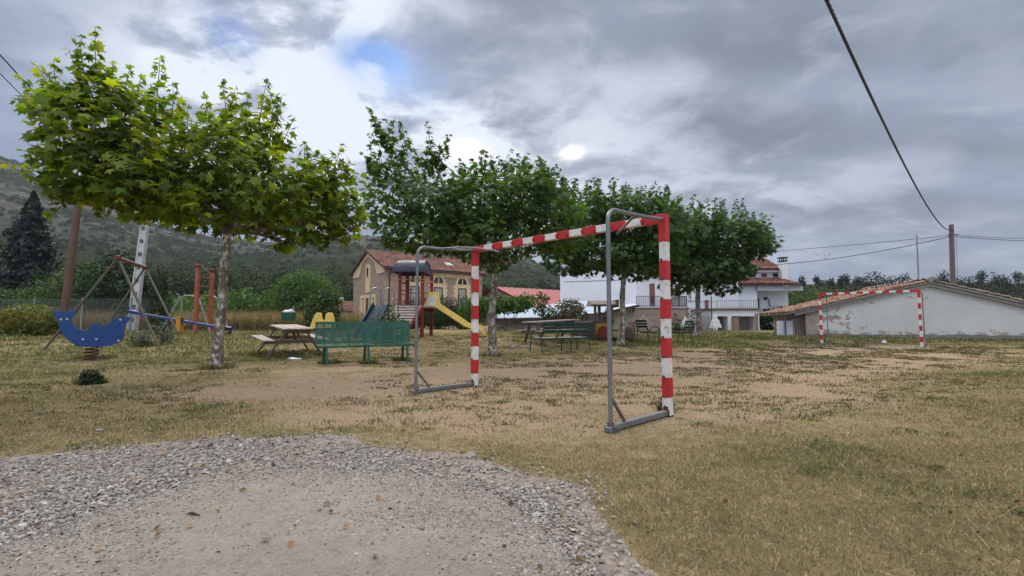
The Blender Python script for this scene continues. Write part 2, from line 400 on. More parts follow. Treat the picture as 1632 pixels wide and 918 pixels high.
M['concrete_pole'] = surf('white_concrete', (.5, .49, .5), (.4, .39, .4), .8, 3, .6)
M['cloth'] = surf('white_canvas', (.62, .62, .62), (.5, .5, .52), .9, 6, .6)
M['bag'] = surf('white_bin_bag', (.6, .62, .65), (.45, .48, .52), .4, 20, .8)
M['gal_fence'] = surf('fence_post_metal', (.25, .28, .27), None, .5, 5, .5, metal=.3)
def glass_mat():
    m, nt, b = mk('window_glass'); b.inputs['Base Color'].default_value = (.02, .024, .03, 1); b.inputs['Roughness'].default_value = .12
    n = noisen(nt, coordn(nt), 3, 3); bumpn(nt, b, n, .05, .01); return m
M['glass'] = glass_mat()
def bark_mat():
    m, nt, b = mk('plane_bark'); v = coordn(nt)
    n1 = noisen(nt, v, 7, 4, .55, (1, 1, .55)); n2 = noisen(nt, v, 13, 5, .6, (1, 1, .6)); n3 = noisen(nt, v, 3, 3)
    c = mixn(nt, rampn(nt, n1, .46, .53), (.13, .10, .07), (.23, .195, .14))
    c = mixn(nt, rampn(nt, n2, .54, .58), c, (.46, .44, .36)); c = mixn(nt, rampn(nt, n3, .50, .72), c, (.10, .07, .055))
    nt.links.new(c, b.inputs['Base Color']); b.inputs['Roughness'].default_value = .85; bumpn(nt, b, n1, .5, .02); return m
M['bark'] = bark_mat()
M['twig'] = surf('twig_bark', (.13, .10, .06), (.09, .07, .045), .9, 8, .8)
M['dark_bark'] = surf('dark_bark', (.06, .045, .035), (.04, .03, .025), .9, 8, .8)
# ------------------------------------------------------------ ground zones
def seg_d(x, y, ax, ay, bx, by):
    dx, dy = bx - ax, by - ay; t = np.clip(((x - ax) * dx + (y - ay) * dy) / (dx * dx + dy * dy), 0, 1)
    return np.hypot(x - ax - t * dx, y - ay - t * dy)
def sstep(a, b, x): t = np.clip((x - a) / (b - a), 0, 1); return t * t * (3 - 2 * t)
def zones(x, y):
    """(green, bare) both 0..1"""
    x = np.asarray(x, float); y = np.asarray(y, float)
    field = 1 - sstep(1.6, 4.4, seg_d(x, y, 0.3, 7.4, 13.5, 17.4) * .84 + (fbm(x, y, 1.8, 33) - .5) * 2.2)
    field = np.maximum(field, .75 * (1 - sstep(1.5, 4.5, seg_d(x, y, -5, 8.3, 0, 8.5))))
    n = fbm(x, y, 3.2, 3); n2 = fbm(x, y, 1.1, 9)
    bare = np.clip(field * 1.05 - .1 + (n - .5) * .5, 0, 1)
    bare = np.maximum(bare, .55 * sstep(.52, .66, n2) * sstep(6, 8, y) * (1 - sstep(-9, -5, -x * -1) * 0))
    green = .26 + .6 * sstep(.42, .66, .5 * n + .5 * n2)
    left = sstep(-2.4, -5.5, x) * sstep(4.2, 6, y); green = np.maximum(green, left * (.52 + .5 * n))
    fr = sstep(16.6, 19.5, y + .05 * x); green = np.maximum(green, fr * .8)
    shed = sstep(20.2, 22.5, y + (x - 18) * .15) * sstep(10, 13, x); green = np.maximum(green, shed)
    mid = np.exp(-((x - 4.5) / 3.2) ** 2 - ((y - 18.5) / 2.4) ** 2) ; green = np.maximum(green, mid * .9)
    band = np.exp(-((y - 8.3 - .28 * (x - 8)) / 1.3) ** 2) * sstep(6, 8.5, x); green = np.maximum(green, band * .75)
    bare = bare * (1 - .85 * np.maximum(shed, mid)) * (1 - .35 * left)
    green = green * (1 - .8 * bare * (1 - shed) * (1 - mid * .9) * (1 - fr)); return np.clip(green, 0, 1), np.clip(bare, 0, 1)

def ground():
    def axis(lo, hi, core_lo, core_hi, step, growth=1.16):
        a = list(np.arange(core_lo, core_hi + 1e-6, step)); s = step
        while a[-1] < hi: s *= growth; a.append(min(hi, a[-1] + s))
        s = step; pre = []
        p = core_lo
        while p > lo: s *= growth; p = max(lo, p - s); pre.append(p)
        return np.array(pre[::-1] + a)
    xs = axis(-1450, 1450, -16, 18, .22); ys = axis(-60, 980, 1, 30, .22)
    X, Y = np.meshgrid(xs, ys); Z = g(X, Y)
    near = np.exp(-((Y - 8) / 14) ** 2)
    Z = Z + (fbm(X, Y, 1.6, 21) - .5) * .05 * sstep(5.0, 8, Y)
    Z = np.where(Y > 120, Z, Z)
    V = np.stack([X, Y, Z], -1).reshape(-1, 3); nx = len(xs); ny = len(ys)
    i = np.arange(nx - 1)[None] + (np.arange(ny - 1) * nx)[:, None]; i = i.ravel()
    Fc = np.stack([i, i + 1, i + nx + 1, i + nx], 1)
    gr, ba = zones(X.ravel(), Y.ravel()); cols = np.stack([gr, ba, np.zeros_like(gr)], 1)
    m, nt, b = mk('dry_ground'); p = posn(nt)
    a = nt.nodes.new('ShaderNodeAttribute'); a.attribute_name = 'tint'
    sp = nt.nodes.new('ShaderNodeSeparateColor'); nt.links.new(a.outputs['Color'], sp.inputs[0])
    n1 = noisen(nt, p, 1.6, 8, .62); n2 = noisen(nt, p, 7, 8, .7); n3 = noisen(nt, p, 34, 8, .8); n4 = noisen(nt, p, .9, 5, .6)
    straw = mixn(nt, rampn(nt, n2, .35, .65), (.29, .225, .12), (.19, .15, .075))
    sand = mixn(nt, rampn(nt, n3, .35, .65), (.35, .262, .172), (.265, .195, .125))
    green = mixn(nt, rampn(nt, n2, .35, .65), (.12, .12, .045), (.19, .16, .07))
    bf = rampn(nt, mathn(nt, 'ADD', sp.outputs[1], mathn(nt, 'MULTIPLY', mathn(nt, 'SUBTRACT', n1, .5), 1.1)), .35, .62)
    gf = rampn(nt, mathn(nt, 'ADD', sp.outputs[0], mathn(nt, 'ADD', mathn(nt, 'MULTIPLY', mathn(nt, 'SUBTRACT', n4, .5), 1.3), mathn(nt, 'MULTIPLY', mathn(nt, 'SUBTRACT', n2, .5), 1.6))), .45, .85)
    c = mixn(nt, bf, straw, sand); c = mixn(nt, mathn(nt, 'MULTIPLY', gf, .85), c, green)
    # dead tuft stains
    n5 = noisen(nt, p, 5.5, 5, .65, (1, 1, 1), .4); c = mixn(nt, mathn(nt, 'MULTIPLY', rampn(nt, n5, .56, .66), .55), c, (.115, .09, .045))
    nt.links.new(c, b.inputs['Base Color']); b.inputs['Roughness'].default_value = 1; b.inputs['Specular IOR Level'].default_value = .1
    c2 = mixn(nt, mathn(nt, 'MULTIPLY', rampn(nt, noisen(nt, p, 120, 4, .8), .5, .62), .5), c, (.12, .095, .06)); nt.links.new(c2, b.inputs['Base Color']); bumpn(nt, b, mathn(nt, 'ADD', n3, mathn(nt, 'MULTIPLY', n2, 2)), .8, .03)
    o = np_mesh('ground', V, Fc, m, cols=cols, smooth=True); props(o, kind='structure')
ground()

def smooth_line(pts, n=12):
    out = []
    P = [pts[0]] + pts + [pts[-1]]
    for i in range(1, len(P) - 2):
        p0, p1, p2, p3 = [np.array(q) for q in P[i - 1:i + 3]]
        for k in range(n):
            t = k / n; out.append(.5 * ((2 * p1) + (-p0 + p2) * t + (2 * p0 - 5 * p1 + 4 * p2 - p3) * t * t + (-p0 + 3 * p1 - 3 * p2 + p3) * t ** 3))
    out.append(np.array(pts[-1])); return np.array(out)
OUT_PX = [(-500, 790), (-200, 755), (0, 733), (120, 722), (260, 706), (400, 700), (540, 697), (600, 712), (700, 724), (800, 742), (850, 762), (925, 778), (950, 812), (985, 850), (1010, 890), (1050, 918), (1120, 990)]
IN_PX = [(-600, 960), (-200, 915), (0, 872), (110, 838), (240, 792), (360, 766), (480, 752), (600, 758), (700, 766), (780, 790), (850, 830), (900, 880), (915, 930), (930, 990)]
def edge_world(px):
    w = [(gp(x, y).x, gp(x, y).y) for x, y in px]; l = smooth_line(w, 14)
    nz = (fbm(l[:, 0] * 3 + 5, l[:, 1] * 3, 1.0, 31) - .5) * .26 + (vnoise(l[:, 0] * 9, l[:, 1] * 9, 1.0, 37) - .5) * .07; l[:, 1] += nz; return l
OUT_E = edge_world(OUT_PX); IN_E = edge_world(IN_PX)
def in_poly(px_, py_, poly):
    inside = np.zeros(len(px_), bool); n = len(poly); j = n - 1
    for i in range(n):
        xi, yi = poly[i]; xj, yj = poly[j]
        c = ((yi > py_) != (yj > py_)) & (px_ < (xj - xi) * (py_ - yi) / (yj - yi + 1e-12) + xi); inside ^= c; j = i
    return inside
def close_poly(E): return np.vstack([E, [[E[-1, 0] + .6, -4], [-14, -4], [-14, E[0, 1]]]])
OUT_P = close_poly(OUT_E); IN_P = close_poly(IN_E)
def poly_dist(x, y, E):
    d = np.full(len(x), 9e9)
    for i in range(len(E) - 1): d = np.minimum(d, seg_d(x, y, E[i, 0], E[i, 1], E[i + 1, 0], E[i + 1, 1]))
    return d
def track():
    m, nt, b = mk('loose_gravel_bed'); p = posn(nt)
    vo = nt.nodes.new('ShaderNodeTexVoronoi'); vo.inputs['Scale'].default_value = 45; nt.links.new(p, vo.inputs['Vector'])
    bw = nt.nodes.new('ShaderNodeSeparateColor'); nt.links.new(vo.outputs['Color'], bw.inputs[0])
    c = mixn(nt, rampn(nt, bw.outputs[0], .2, .9), (.085, .068, .055), (.20, .175, .15))
    c = mixn(nt, mathn(nt, 'MULTIPLY', rampn(nt, noisen(nt, p, 2.2, 5), .4, .65), .6), c, (.22, .18, .15)); nt.links.new(c, b.inputs['Base Color']); b.inputs['Roughness'].default_value = .95
    bumpn(nt, b, vo.outputs['Distance'], -.6, .012)
    o = MB(); o.add([(x, y, .004) for x, y in OUT_P], [tuple(range(len(OUT_P)))[::-1]]); props(o.build('gravel_verge', m), kind='structure')
    m, nt, b = mk('compacted_track'); p = posn(nt)
    n1 = noisen(nt, p, 2.0, 7, .62); n2 = noisen(nt, p, 75, 6, .8); n3 = noisen(nt, p, 14, 9, .78)
    c = mixn(nt, rampn(nt, n1, .35, .65), (.30, .265, .225), (.24, .21, .175)); c = mixn(nt, rampn(nt, n2, .48, .66), c, (.165, .14, .115)); c = mixn(nt, mathn(nt, 'MULTIPLY', rampn(nt, n3, .50, .62), .6), c, (.155, .13, .11)); c = mixn(nt, mathn(nt, 'MULTIPLY', rampn(nt, n2, .46, .34), .5), c, (.42, .385, .34))
    nt.links.new(c, b.inputs['Base Color']); b.inputs['Roughness'].default_value = .95; bumpn(nt, b, mathn(nt, 'ADD', n2, n3), .9, .015)
    o = MB(); o.add([(x, y, .008) for x, y in IN_P], [tuple(range(len(IN_P)))[::-1]]); props(o.build('track', m), kind='structure')
    # stone chips
    n = 520000; x = RNG.uniform(-7.5, 2.2, n); y = RNG.uniform(.9, 4.3, n)
    vis = (np.abs(x) < y * 1.2 + .3) & in_poly(x, y, close_poly(OUT_E + np.array([[.12, .22]]))); x = x[vis]; y = y[vis]
    inn = in_poly(x, y, IN_P); d = poly_dist(x, y, IN_E); dO = poly_dist(x, y, OUT_E)
    patch = fbm(x, y, .5, 40)
    pr = np.where(inn, .48 * np.exp(-d / .20) + .012 + .32 * np.exp(-((x + .42) / .32) ** 2 - ((y - 2.38) / .13) ** 2) + .1 * sstep(.6, .72, patch), .40 * (.22 + .78 * sstep(.34, .60, patch)))
    pr = pr * np.where(in_poly(x, y, OUT_P), sstep(-.02, .30, dO) * .8 + .2, .22 * np.exp(-dO / .10))
    k = RNG.random(len(x)) < pr; x = x[k]; y = y[k]; n = len(x)
    s = RNG.gamma(3.0, .0018, n) + .0022
    s *= np.where(inn[k], .6, 1)
    P = np.stack([x, y, .009 + s * .2], 1); A, B, N = frames(RNG.normal(size=(n, 3)) * .35 + np.array([0, 0, 1]))
    S = np.stack([s * RNG.uniform(.8, 1.7, n), s * RNG.uniform(.7, 1.2, n), s * RNG.uniform(.25, .5, n)], 1)
    T = [(-1, -.5, -.6), (.2, -1, -.6), (1, .1, -.6), (-.2, .9, -.6), (-.6, -.2, .6), (.3, -.5, .8), (.6, .3, .5), (-.2, .5, .7)]
    FF = [(0, 1, 5, 4), (1, 2, 6, 5), (2, 3, 7, 6), (3, 0, 4, 7), (4, 5, 6, 7)]
    mm = island('stone_chips', [(.13, .11, .095), (.20, .175, .155), (.28, .26, .24), (.38, .36, .34), (.23, .20, .17), (.16, .135, .11)], .85)
    o = stamp('gravel', T, FF, P, A, B, N, S, mm); props(o, 'loose pale grey stone chips along the edge of the track', 'gravel', kind='stuff')
track()

def grass():
    # blade template: 3 quads worth of bent blade
    T = [(-.5, 0, 0), (.5, 0, 0), (-.38, .12, .5), (.38, .12, .5), (0, .5, .95)]
    FF = [(0, 1, 3), (0, 3, 2), (2, 3, 4)]
    gm = island('grass_blades', [], .85, .25, (1.3, 1.35, .8), .15, tint=True)
    def blades(name, label, x, y, h, w, lean, cols):
        n = len(x); ang = RNG.uniform(0, 2 * np.pi, n); l = RNG.normal(size=(n, 2)) * lean
        Nn = norm(np.stack([l[:, 0], l[:, 1], np.ones(n)], 1))
        R = np.stack([np.cos(ang), np.sin(ang), np.zeros(n)], 1); A, B, N = frames(Nn, R)
        P = np.stack([x, y, g(x, y) + (fbm(x, y, 1.6, 21) - .5) * .05 * sstep(5, 8, y) - .002], 1)
        o = stamp(name, T, FF, P, A, B, N, np.stack([w, h, h], 1), gm, cols=cols); props(o, label, 'grass', kind='stuff')
    straw = np.array([.29, .235, .125]); brown = np.array([.15, .12, .062]); grn = np.array([.075, .105, .03]); olive = np.array([.16, .15, .06]); pale = np.array([.47, .40, .26])
    def colour(gr, n):
        r = RNG.random(n)[:, None]; q = np.clip(gr + RNG.normal(size=n) * .16, 0, 1)[:, None]
        dry = straw * r + brown * (1 - r); wet = grn * r + olive * (1 - r); c = dry * (1 - sstep(.28, .72, q)) + wet * sstep(.28, .72, q)
        pk = RNG.random(n) < .07; c[pk] = pale; return c * RNG.uniform(.75, 1.2, (n, 1))
    # short turf, density thinning with distance
    xs = []; ys = []
    for (y0, y1, dens) in ((1.4, 2.6, 15000), (2.6, 3.8, 10000), (3.8, 6, 5200), (6, 9, 2100), (9, 14, 750), (14, 24, 240)):
        w = y1 * 1.13 + .5; n = int(2 * w * (y1 - y0) * dens); x = RNG.uniform(-w, w, n); y = RNG.uniform(y0, y1, n)
        k = np.abs(x) < y * 1.13 + .4; xs.append(x[k]); ys.append(y[k])
    x = np.concatenate(xs); y = np.concatenate(ys)
    gr, ba = zones(x, y); inside = in_poly(x, y, OUT_P); dO = np.where(y < 5.2, poly_dist(x, y, OUT_E), 1)
    cl = fbm(x, y, .35, 50); cl2 = fbm(x, y, .9, 54)
    dens = np.clip(.75 - ba * .95 + (cl2 - .5) * 1.2, .0, 1) * sstep(.35, .55, cl + .25 * (1 - ba)) + .02
    dens *= np.where(inside, .55 * np.exp(-dO / .07) * (cl > .45), .35 + .65 * sstep(.0, .12, dO))
    k = RNG.random(len(x)) < dens; x = x[k]; y = y[k]; gr = gr[k]; cl = cl[k]; n = len(x)
    far = 1 + .05 * y
    h = (RNG.gamma(4, .0046, n) + .006) * (.7 + .7 * gr) * (1 + .03 * y); w = RNG.uniform(.0010, .0021, n) * (1 + .42 * y)
    blades('dry_turf', 'short dry straw and olive turf over the play field', x, y, h, w, .95, colour(gr + (cl - .5) * .9 - .03, n))
    # tufts on the bare field
    n = 11000; Y = 4.2 + 15.8 * RNG.random(n) ** .8; X = RNG.uniform(-1.1, 1.1, n) * Y
    gr, ba = zones(X, Y); k = (RNG.random(n) < ba * .9 + .22) & (fbm(X, Y, 1.3, 60) > .40) & ~in_poly(X, Y, OUT_P); X = X[k]; Y = Y[k]; n = len(X)
    m = 24; r = RNG.gamma(2.2, .028, n) + .018; x = (X[:, None] + RNG.normal(size=(n, m)) * r[:, None] * 1.2).ravel(); y = (Y[:, None] + RNG.normal(size=(n, m)) * r[:, None] * .7).ravel()
    tone = np.repeat(RNG.random(n), m)[:, None]; N_ = n * m
    c = (np.array([.13, .10, .05]) * tone + np.array([.085, .095, .035]) * (1 - tone)) * RNG.uniform(.6, 1.3, (N_, 1))
    h = RNG.uniform(.012, .042, N_) * (1 + .02 * y); w = RNG.uniform(.003, .006, N_) * (1 + .16 * y)
    blades('grass_tufts', 'small dark flattened tufts dotted over the bare sandy field', x, y, h, w, .8, c)
    # low broad-leaved weeds in the turf and fallen leaves
    n = 900; Y = 1.8 + 12 * RNG.random(n) ** 1.3; X = RNG.uniform(-1.1, 1.15, n) * Y; gr, ba = zones(X, Y)
    k = (RNG.random(n) < gr * 1.3 - ba * .5) & ~in_poly(X, Y, OUT_P) & (fbm(X, Y, .8, 64) > .5); X = X[k]; Y = Y[k]; m = 30; r = RNG.gamma(2.5, .022, len(X)) + .02; N_ = len(X) * m
    x = (X[:, None] + RNG.normal(size=(len(X), m)) * r[:, None]).ravel(); y = (Y[:, None] + RNG.normal(size=(len(X), m)) * r[:, None] * .8).ravel()
    A, B, N = frames(RNG.normal(size=(N_, 3)) * .45 + np.array([0, 0, 1])); P = np.stack([x, y, g(x, y) + RNG.uniform(.006, .026, N_)], 1)
    c = (np.array([.05, .085, .025]) + RNG.random((N_, 1)) * np.array([.05, .05, .025])) * RNG.uniform(.7, 1.2, (N_, 1))
    Q = [(-.9, -.1, 0), (-.1, -.6, .1), (.95, .1, -.05), (.1, .65, .1)]
    o = stamp('weeds', Q, [(0, 1, 2, 3)], P, A, B, N, RNG.uniform(.006, .014, N_) * (1 + .05 * y), gm, cols=c); props(o, 'low dark green broad-leaved weeds spread through the dry turf', 'weeds', kind='stuff')
    n = 700; y = 1.9 + 14 * RNG.random(n); x = RNG.uniform(-1.05, 1.1, n) * y; A, B, N = frames(RNG.normal(size=(n, 3)) * .5 + np.array([0, 0, 1])); P = np.stack([x, y, g(x, y) + .02], 1)
    c = np.array([.22, .13, .06]) * RNG.uniform(.4, 1.5, (n, 1)); o = stamp('fallen_leaves', Q, [(0, 1, 2, 3)], P, A, B, N, RNG.uniform(.008, .026, n), gm, cols=c); props(o, 'dry brown fallen leaf scraps scattered over the ground', 'fallen leaves', kind='stuff')
    # long dead stalks lying in the near grass
    n = 1500; y = RNG.uniform(1.7, 6, n); x = RNG.uniform(-1, 1.1, n) * y; k = ~in_poly(x, y, OUT_P); x = x[k]; y = y[k]; n = len(x)
    blades('straw_stalks', 'long pale dead stalks lying in the near grass', x, y, RNG.uniform(.05, .16, n), RNG.uniform(.0015, .003, n), 2.2, np.tile(pale * 1.0, (n, 1)) * RNG.uniform(.7, 1.1, (n, 1)))
    # green edges: along the white shed, round the train, on the left
    bx = []; by = []
    for n, x0, x1, y0, y1 in ((14000, -1, 16, 23, 36), (26000, 11, 32, 20.0, 24.5), (16000, 0, 9, 17, 24), (24000, -24, -7, 13, 27), (6000, -8, -4.8, 19, 26)):
        bx.append(RNG.uniform(x0, x1, n)); by.append(RNG.uniform(y0, y1, n))
    x = np.concatenate(bx); y = np.concatenate(by); k = fbm(x, y, 1.2, 70) > .40; x = x[k]; y = y[k]; n = len(x)
    blades('green_edge_grass', 'longer green grass along the far edges of the field', x, y, RNG.uniform(.05, .17, n), RNG.uniform(.012, .03, n), .4, colour(np.full(n, .75), n))
    # tufts round trunks and posts
    xs = []; ys = []
    for px, py, r in ((345, 587, .26), (525, 580, .18), (588, 580, .15), (150, 572, .35), (400, 566, .4), (783, 567, .2), (990, 551, .3), (1112, 538, .3), (450, 565, .5), (145, 612, .15), (230, 552, .3), (640, 575, .15), (1060, 655, .05)):
        p = gp(px, py); n = 420; a = RNG.uniform(0, 6.28, n); q = r * RNG.uniform(.5, 1.5, n); xs.append(p.x + q * np.cos(a)); ys.append(p.y + q * np.sin(a) * .8)
    x = np.concatenate(xs); y = np.concatenate(ys); n = len(x)
    blades('trunk_grass', 'taller dark green grass left uncut round trunks and bench legs', x, y, RNG.uniform(.04, .16, n), RNG.uniform(.006, .014, n), .5, colour(np.full(n, .85), n) * .8)
    # tall dry meadow at left
    n = 60000; y = 27 + 30 * RNG.random(n) ** 1.3; x = RNG.uniform(-1.15, -.30, n) * y
    t = vnoise(x, y, 6, 81)[:, None]; c = (np.array([.26, .19, .10]) * t + np.array([.15, .15, .06]) * (1 - t)) * RNG.uniform(.6, 1.25, (n, 1))
    blades('tall_meadow_grass', 'tall dry brown meadow grass beyond the playground', x, y, RNG.uniform(.5, 1.25, n) * (.8 + .5 * t[:, 0]), RNG.uniform(.02, .06, n), .18, c)
grass()

# ------------------------------------------------------------ far hills
def hill(name, prof, D0, D1, base, col_low, col_high, rock, seed, crest=.8, rough=1.0, px_pad=0):
    pxs = np.linspace(prof[0][0], prof[-1][0], 260); sk = np.interp(pxs, [p[0] for p in prof], [p[1] for p in prof])
    T = np.linspace(0, 1.25, 90); VX = []
    dirs = np.array([[ray(a, b).x / ray(a, b).y, ray(a, b).z / ray(a, b).y] for a, b in zip(pxs, sk)])
    for t in T:
        D = D0 + (D1 - D0) * t; Dc = D0 + (D1 - D0) * crest
        H = CAMH + dirs[:, 1] * Dc
        prf = min(t / crest, 1) ** 1.3 if t <= crest else 1 - ((t - crest) / (1.25 - crest)) ** 1.5 * .5
        X = dirs[:, 0] * D; n = fbm(X * 1.0, np.full_like(X, D) * 1.0, (D1 - D0) * .25, seed, 6) - .5
        amp = H * .22 * rough * math.sin(min(t / crest, 1) * math.pi) + H * .012 * rough
        Z = base + (H - base) * prf + n * amp
        VX.append(np.stack([X, np.full_like(X, D), Z], 1))
    Vv = np.concatenate(VX); nx = len(pxs); i = (np.arange(nx - 1)[None] + (np.arange(len(T) - 1) * nx)[:, None]).ravel(); Fc = np.stack([i, i + 1, i + nx + 1, i + nx], 1)
    m, nt, b = mk(name + '_slope'); p = posn(nt); s = 1.0 / (D1 - D0)
    n1 = noisen(nt, p, s * 12, 8, .65); n2 = noisen(nt, p, s * 60, 8, .7); n3 = noisen(nt, p, s * 5, 6, .6, (1, 1, 3.5), .5)
    c = mixn(nt, rampn(nt, n2, .38, .62), col_low, col_high)
    sp = nt.nodes.new('ShaderNodeSeparateXYZ'); nt.links.new(p, sp.inputs[0])
    hh = rampn(nt, sp.outputs[2], rock[0], rock[1]); f = mathn(nt, 'MULTIPLY', hh, rampn(nt, mathn(nt, 'ADD', n1, mathn(nt, 'MULTIPLY', n3, .6)), .73, .85))
    rk = mixn(nt, rampn(nt, n2, .35, .6), (.24, .22, .21), (.12, .11, .105)); c = mixn(nt, f, c, rk)
    nt.links.new(c, b.inputs['Base Color']); b.inputs['Roughness'].default_value = 1; b.inputs['Specular IOR Level'].default_value = 0
    bumpn(nt, b, mathn(nt, 'ADD', n2, n1), 1.0, (D1 - D0) * .03)
    o = np_mesh(name, Vv, Fc, m, smooth=True); props(o, kind='structure'); return VX, T
mountain = hill('mountain', [(-500, 150), (-250, 190), (-60, 235), (0, 247), (40, 262), (80, 296), (120, 300), (170, 322), (230, 350), (290, 366), (340, 378), (420, 384), (480, 387), (520, 377), (560, 374), (610, 376), (660, 392), (700, 398), (760, 408), (830, 410), (870, 424), (910, 450), (960, 470), (1060, 500)],
     120, 620, .3, (.024, .042, .014), (.044, .06, .024), (20, 100), 5, .85)
right_hill = hill('wooded_hill', [(1000, 509), (1120, 490), (1200, 470), (1260, 455), (1330, 450), (1420, 452), (1500, 450), (1600, 452), (1700, 450), (1900, 448), (2200, 444)], 75, 190, .3, (.05, .065, .025), (.12, .10, .05), (3, 9), 8, .85, .4)
# ------------------------------------------------------------ foliage
LEAF = []
for a, r in ((-90, .28), (-20, .62), (12, .40), (38, .95), (65, .52), (90, 1.15), (115, .52), (142, .95), (168, .40), (200, .62)):
    LEAF.append((r * math.cos(math.radians(a)), r * math.sin(math.radians(a)) , -.16 * r * r))
LEAF.append((0, 0, .05)); LEAF_F = [(10, i, (i + 1) % 10) for i in range(10)]
QUAD = [(-.9, -.1, 0), (-.1, -.6, .1), (.95, .1, -.05), (.1, .65, .1)]; QUAD_F = [(0, 1, 2, 3)]
def blob_points(blobs, n, lo=.45, inner=.15):
    vol = np.array([b[1] * b[2] * b[3] for b in blobs]) ** .8; idx = RNG.choice(len(blobs), n, p=vol / vol.sum())
    Cn = np.array([tuple(b[0]) for b in blobs])[idx]; R = np.array([[b[1], b[2], b[3]] for b in blobs])[idx]
    d = norm(RNG.normal(size=(n, 3))); rad = lo + (1.08 - lo) * RNG.random(n) ** .6
    lump = .82 + .42 * vnoise(np.arctan2(d[:, 1], d[:, 0]) * 1.5 + Cn[:, 0] * 3 + 50, d[:, 2] * 2 + 20 + Cn[:, 2], .55, 90)
    return Cn + R * d * (rad * lump)[:, None], d
def leaf_mass(name, P, out, size, mat, parent, tmpl=LEAF, tf=LEAF_F, up=.9, jit=.55, kind=None, droop=None):
    n = len(P); Nn = out * .55 + np.array([0, 0, up]) + RNG.normal(size=(n, 3)) * jit; hang = RNG.normal(size=(n, 3)); hang[:, 2] -= .6
    Nn = norm(Nn); A0 = out + RNG.normal(size=(n, 3)) * .8; Bv = norm(A0 - Nn * np.sum(A0 * Nn, 1, keepdims=True)); Av = np.cross(Bv, Nn)
    o = stamp(name, tmpl, tf, P, Av, Bv, Nn, size, mat, parent); return props(o, kind=kind) if kind else o
def limb(mb, p0, p1, r0, r1, wob=.08, n=7, m=0, rise=.0):
    p0 = V3(p0); p1 = V3(p1); L = (p1 - p0).length; pts = []; rs = []
    o1 = Vector([random.uniform(-1, 1) for _ in range(3)]) * wob * L
    for i in range(n + 1):
        t = i / n; pts.append(p0.lerp(p1, t) + o1 * math.sin(t * math.pi) + Vector((0, 0, rise * L * math.sin(t * math.pi)))); rs.append(r0 + (r1 - r0) * t)
    mb.tube(pts, rs, 8, m); return pts
LEAF_LIT = island('plane_leaves_painted_lit', [(.040, .085, .012), (.075, .135, .018), (.13, .195, .022), (.21, .255, .026), (.055, .105, .014)], .55, .48, (2.1, 2.0, .5), .25, nscale=.9)  # sunlit look of the left tree put into brighter, yellower leaf colours
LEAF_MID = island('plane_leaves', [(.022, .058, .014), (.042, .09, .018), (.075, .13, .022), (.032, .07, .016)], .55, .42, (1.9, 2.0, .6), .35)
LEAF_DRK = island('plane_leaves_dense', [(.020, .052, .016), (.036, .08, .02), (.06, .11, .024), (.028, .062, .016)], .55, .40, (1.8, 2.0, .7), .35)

def plane_tree(label, base_px, top_px, r0, blobs, shoots, n, size, mat, lean=0):
    base = gp(*base_px); Y = base.y; t = thing('plane_tree', label, 'tree', base, 0, 'pollarded plane trees along the playground')
    top = at(top_px[0], top_px[1], Y) - base; mb = MB(); pts = []; rs = []
    for i in range(19):
        s = i / 18; w = Vector((math.sin(s * 9 + Y) * .022, math.cos(s * 7) * .02, 0)); pts.append(Vector((top.x * s, top.y * s, -.05 + (top.z + .05) * s)) + w)
        rs.append(r0 * (1.0 - .30 * s) * (1 + .55 * math.exp(-s * 16)) * (1 + .07 * math.sin(s * 31 + Y) + .04 * math.sin(s * 57)))
    mb.tube(pts, rs, 14)
    mb.build('trunk', M['bark'], t)
    B = [((at(x, y, Y + dy) - base), rx, ry, rz) for x, y, dy, rx, ry, rz in blobs]
    lb = MB(); ends = []
    for c, rx, ry, rz in B:
        if rx < .35: continue
        start = pts[-1] if (c - pts[-1]).length < 6 else pts[-2]
        limb(lb, start, c, r0 * .42, .035, .06, 8, 0, .04)
        for k in range(5):
            d = Vector((random.uniform(-1, 1), random.uniform(-1, 1), random.uniform(-.2, 1))).normalized(); e = c + Vector((d.x * rx, d.y * ry, d.z * rz)) * .8
            limb(lb, c, e, .03, .008, .08, 4)
    lb.build('limb', M['bark'], t)
    P, D = blob_points([(c, rx, ry, rz) for c, rx, ry, rz in B], n)
    sz = RNG.uniform(.62, 1.15, n) * size
    # new upright shoots carrying paired leaves
    SP = []; SD = []; SS = []
    def MBS(): m_ = MB(); shl.append(m_); return m_
    shl = []
    for px, py, px1, py1, dy in shoots:
        a = at(px1, py1, Y + dy) - base; e = at(px, py, Y + dy) - base; ptsS = limb(MBS(), a, e, .014, .004, .05, 6)
        L = (e - a).length; k = max(4, int(L / (size * .50)))
        for i in range(k):
            s = (i + .6) / k; p = ptsS[min(6, int(s * 6))].lerp(ptsS[min(6, int(s * 6) + 1)], s * 6 - int(s * 6)) if s < 1 else ptsS[-1]
            for q in range(2):
                an = random.uniform(0, 6.28); d = Vector((math.cos(an), math.sin(an), .35)).normalized(); q_ = (1.3 - .75 * s) * random.uniform(.75, 1.15)
                SP.append(p + d * size * .75 * q_); SD.append(d); SS.append(size * q_)
    if SP:
        for m_ in shl: m_.build('shoot', M['twig'], t)
        P = np.concatenate([P, np.array(SP)]); D = np.concatenate([D, np.array(SD)]); sz = np.concatenate([sz, np.array(SS)])
    leaf_mass('crown', P, D, sz, mat, t)
    return t
def rnd_shoots(x0, x1, f, n, h, dy=(-1.5, 1.5)):
    out = []
    for i in range(n):
        x = x0 + (x1 - x0) * (i + random.random()) / n; y = np.interp(x, *zip(*f)); hh = random.uniform(.35, 1) * h
        out.append((x + random.uniform(-14, 14), y - hh, x, y + 25, random.uniform(*dy)))
    return out
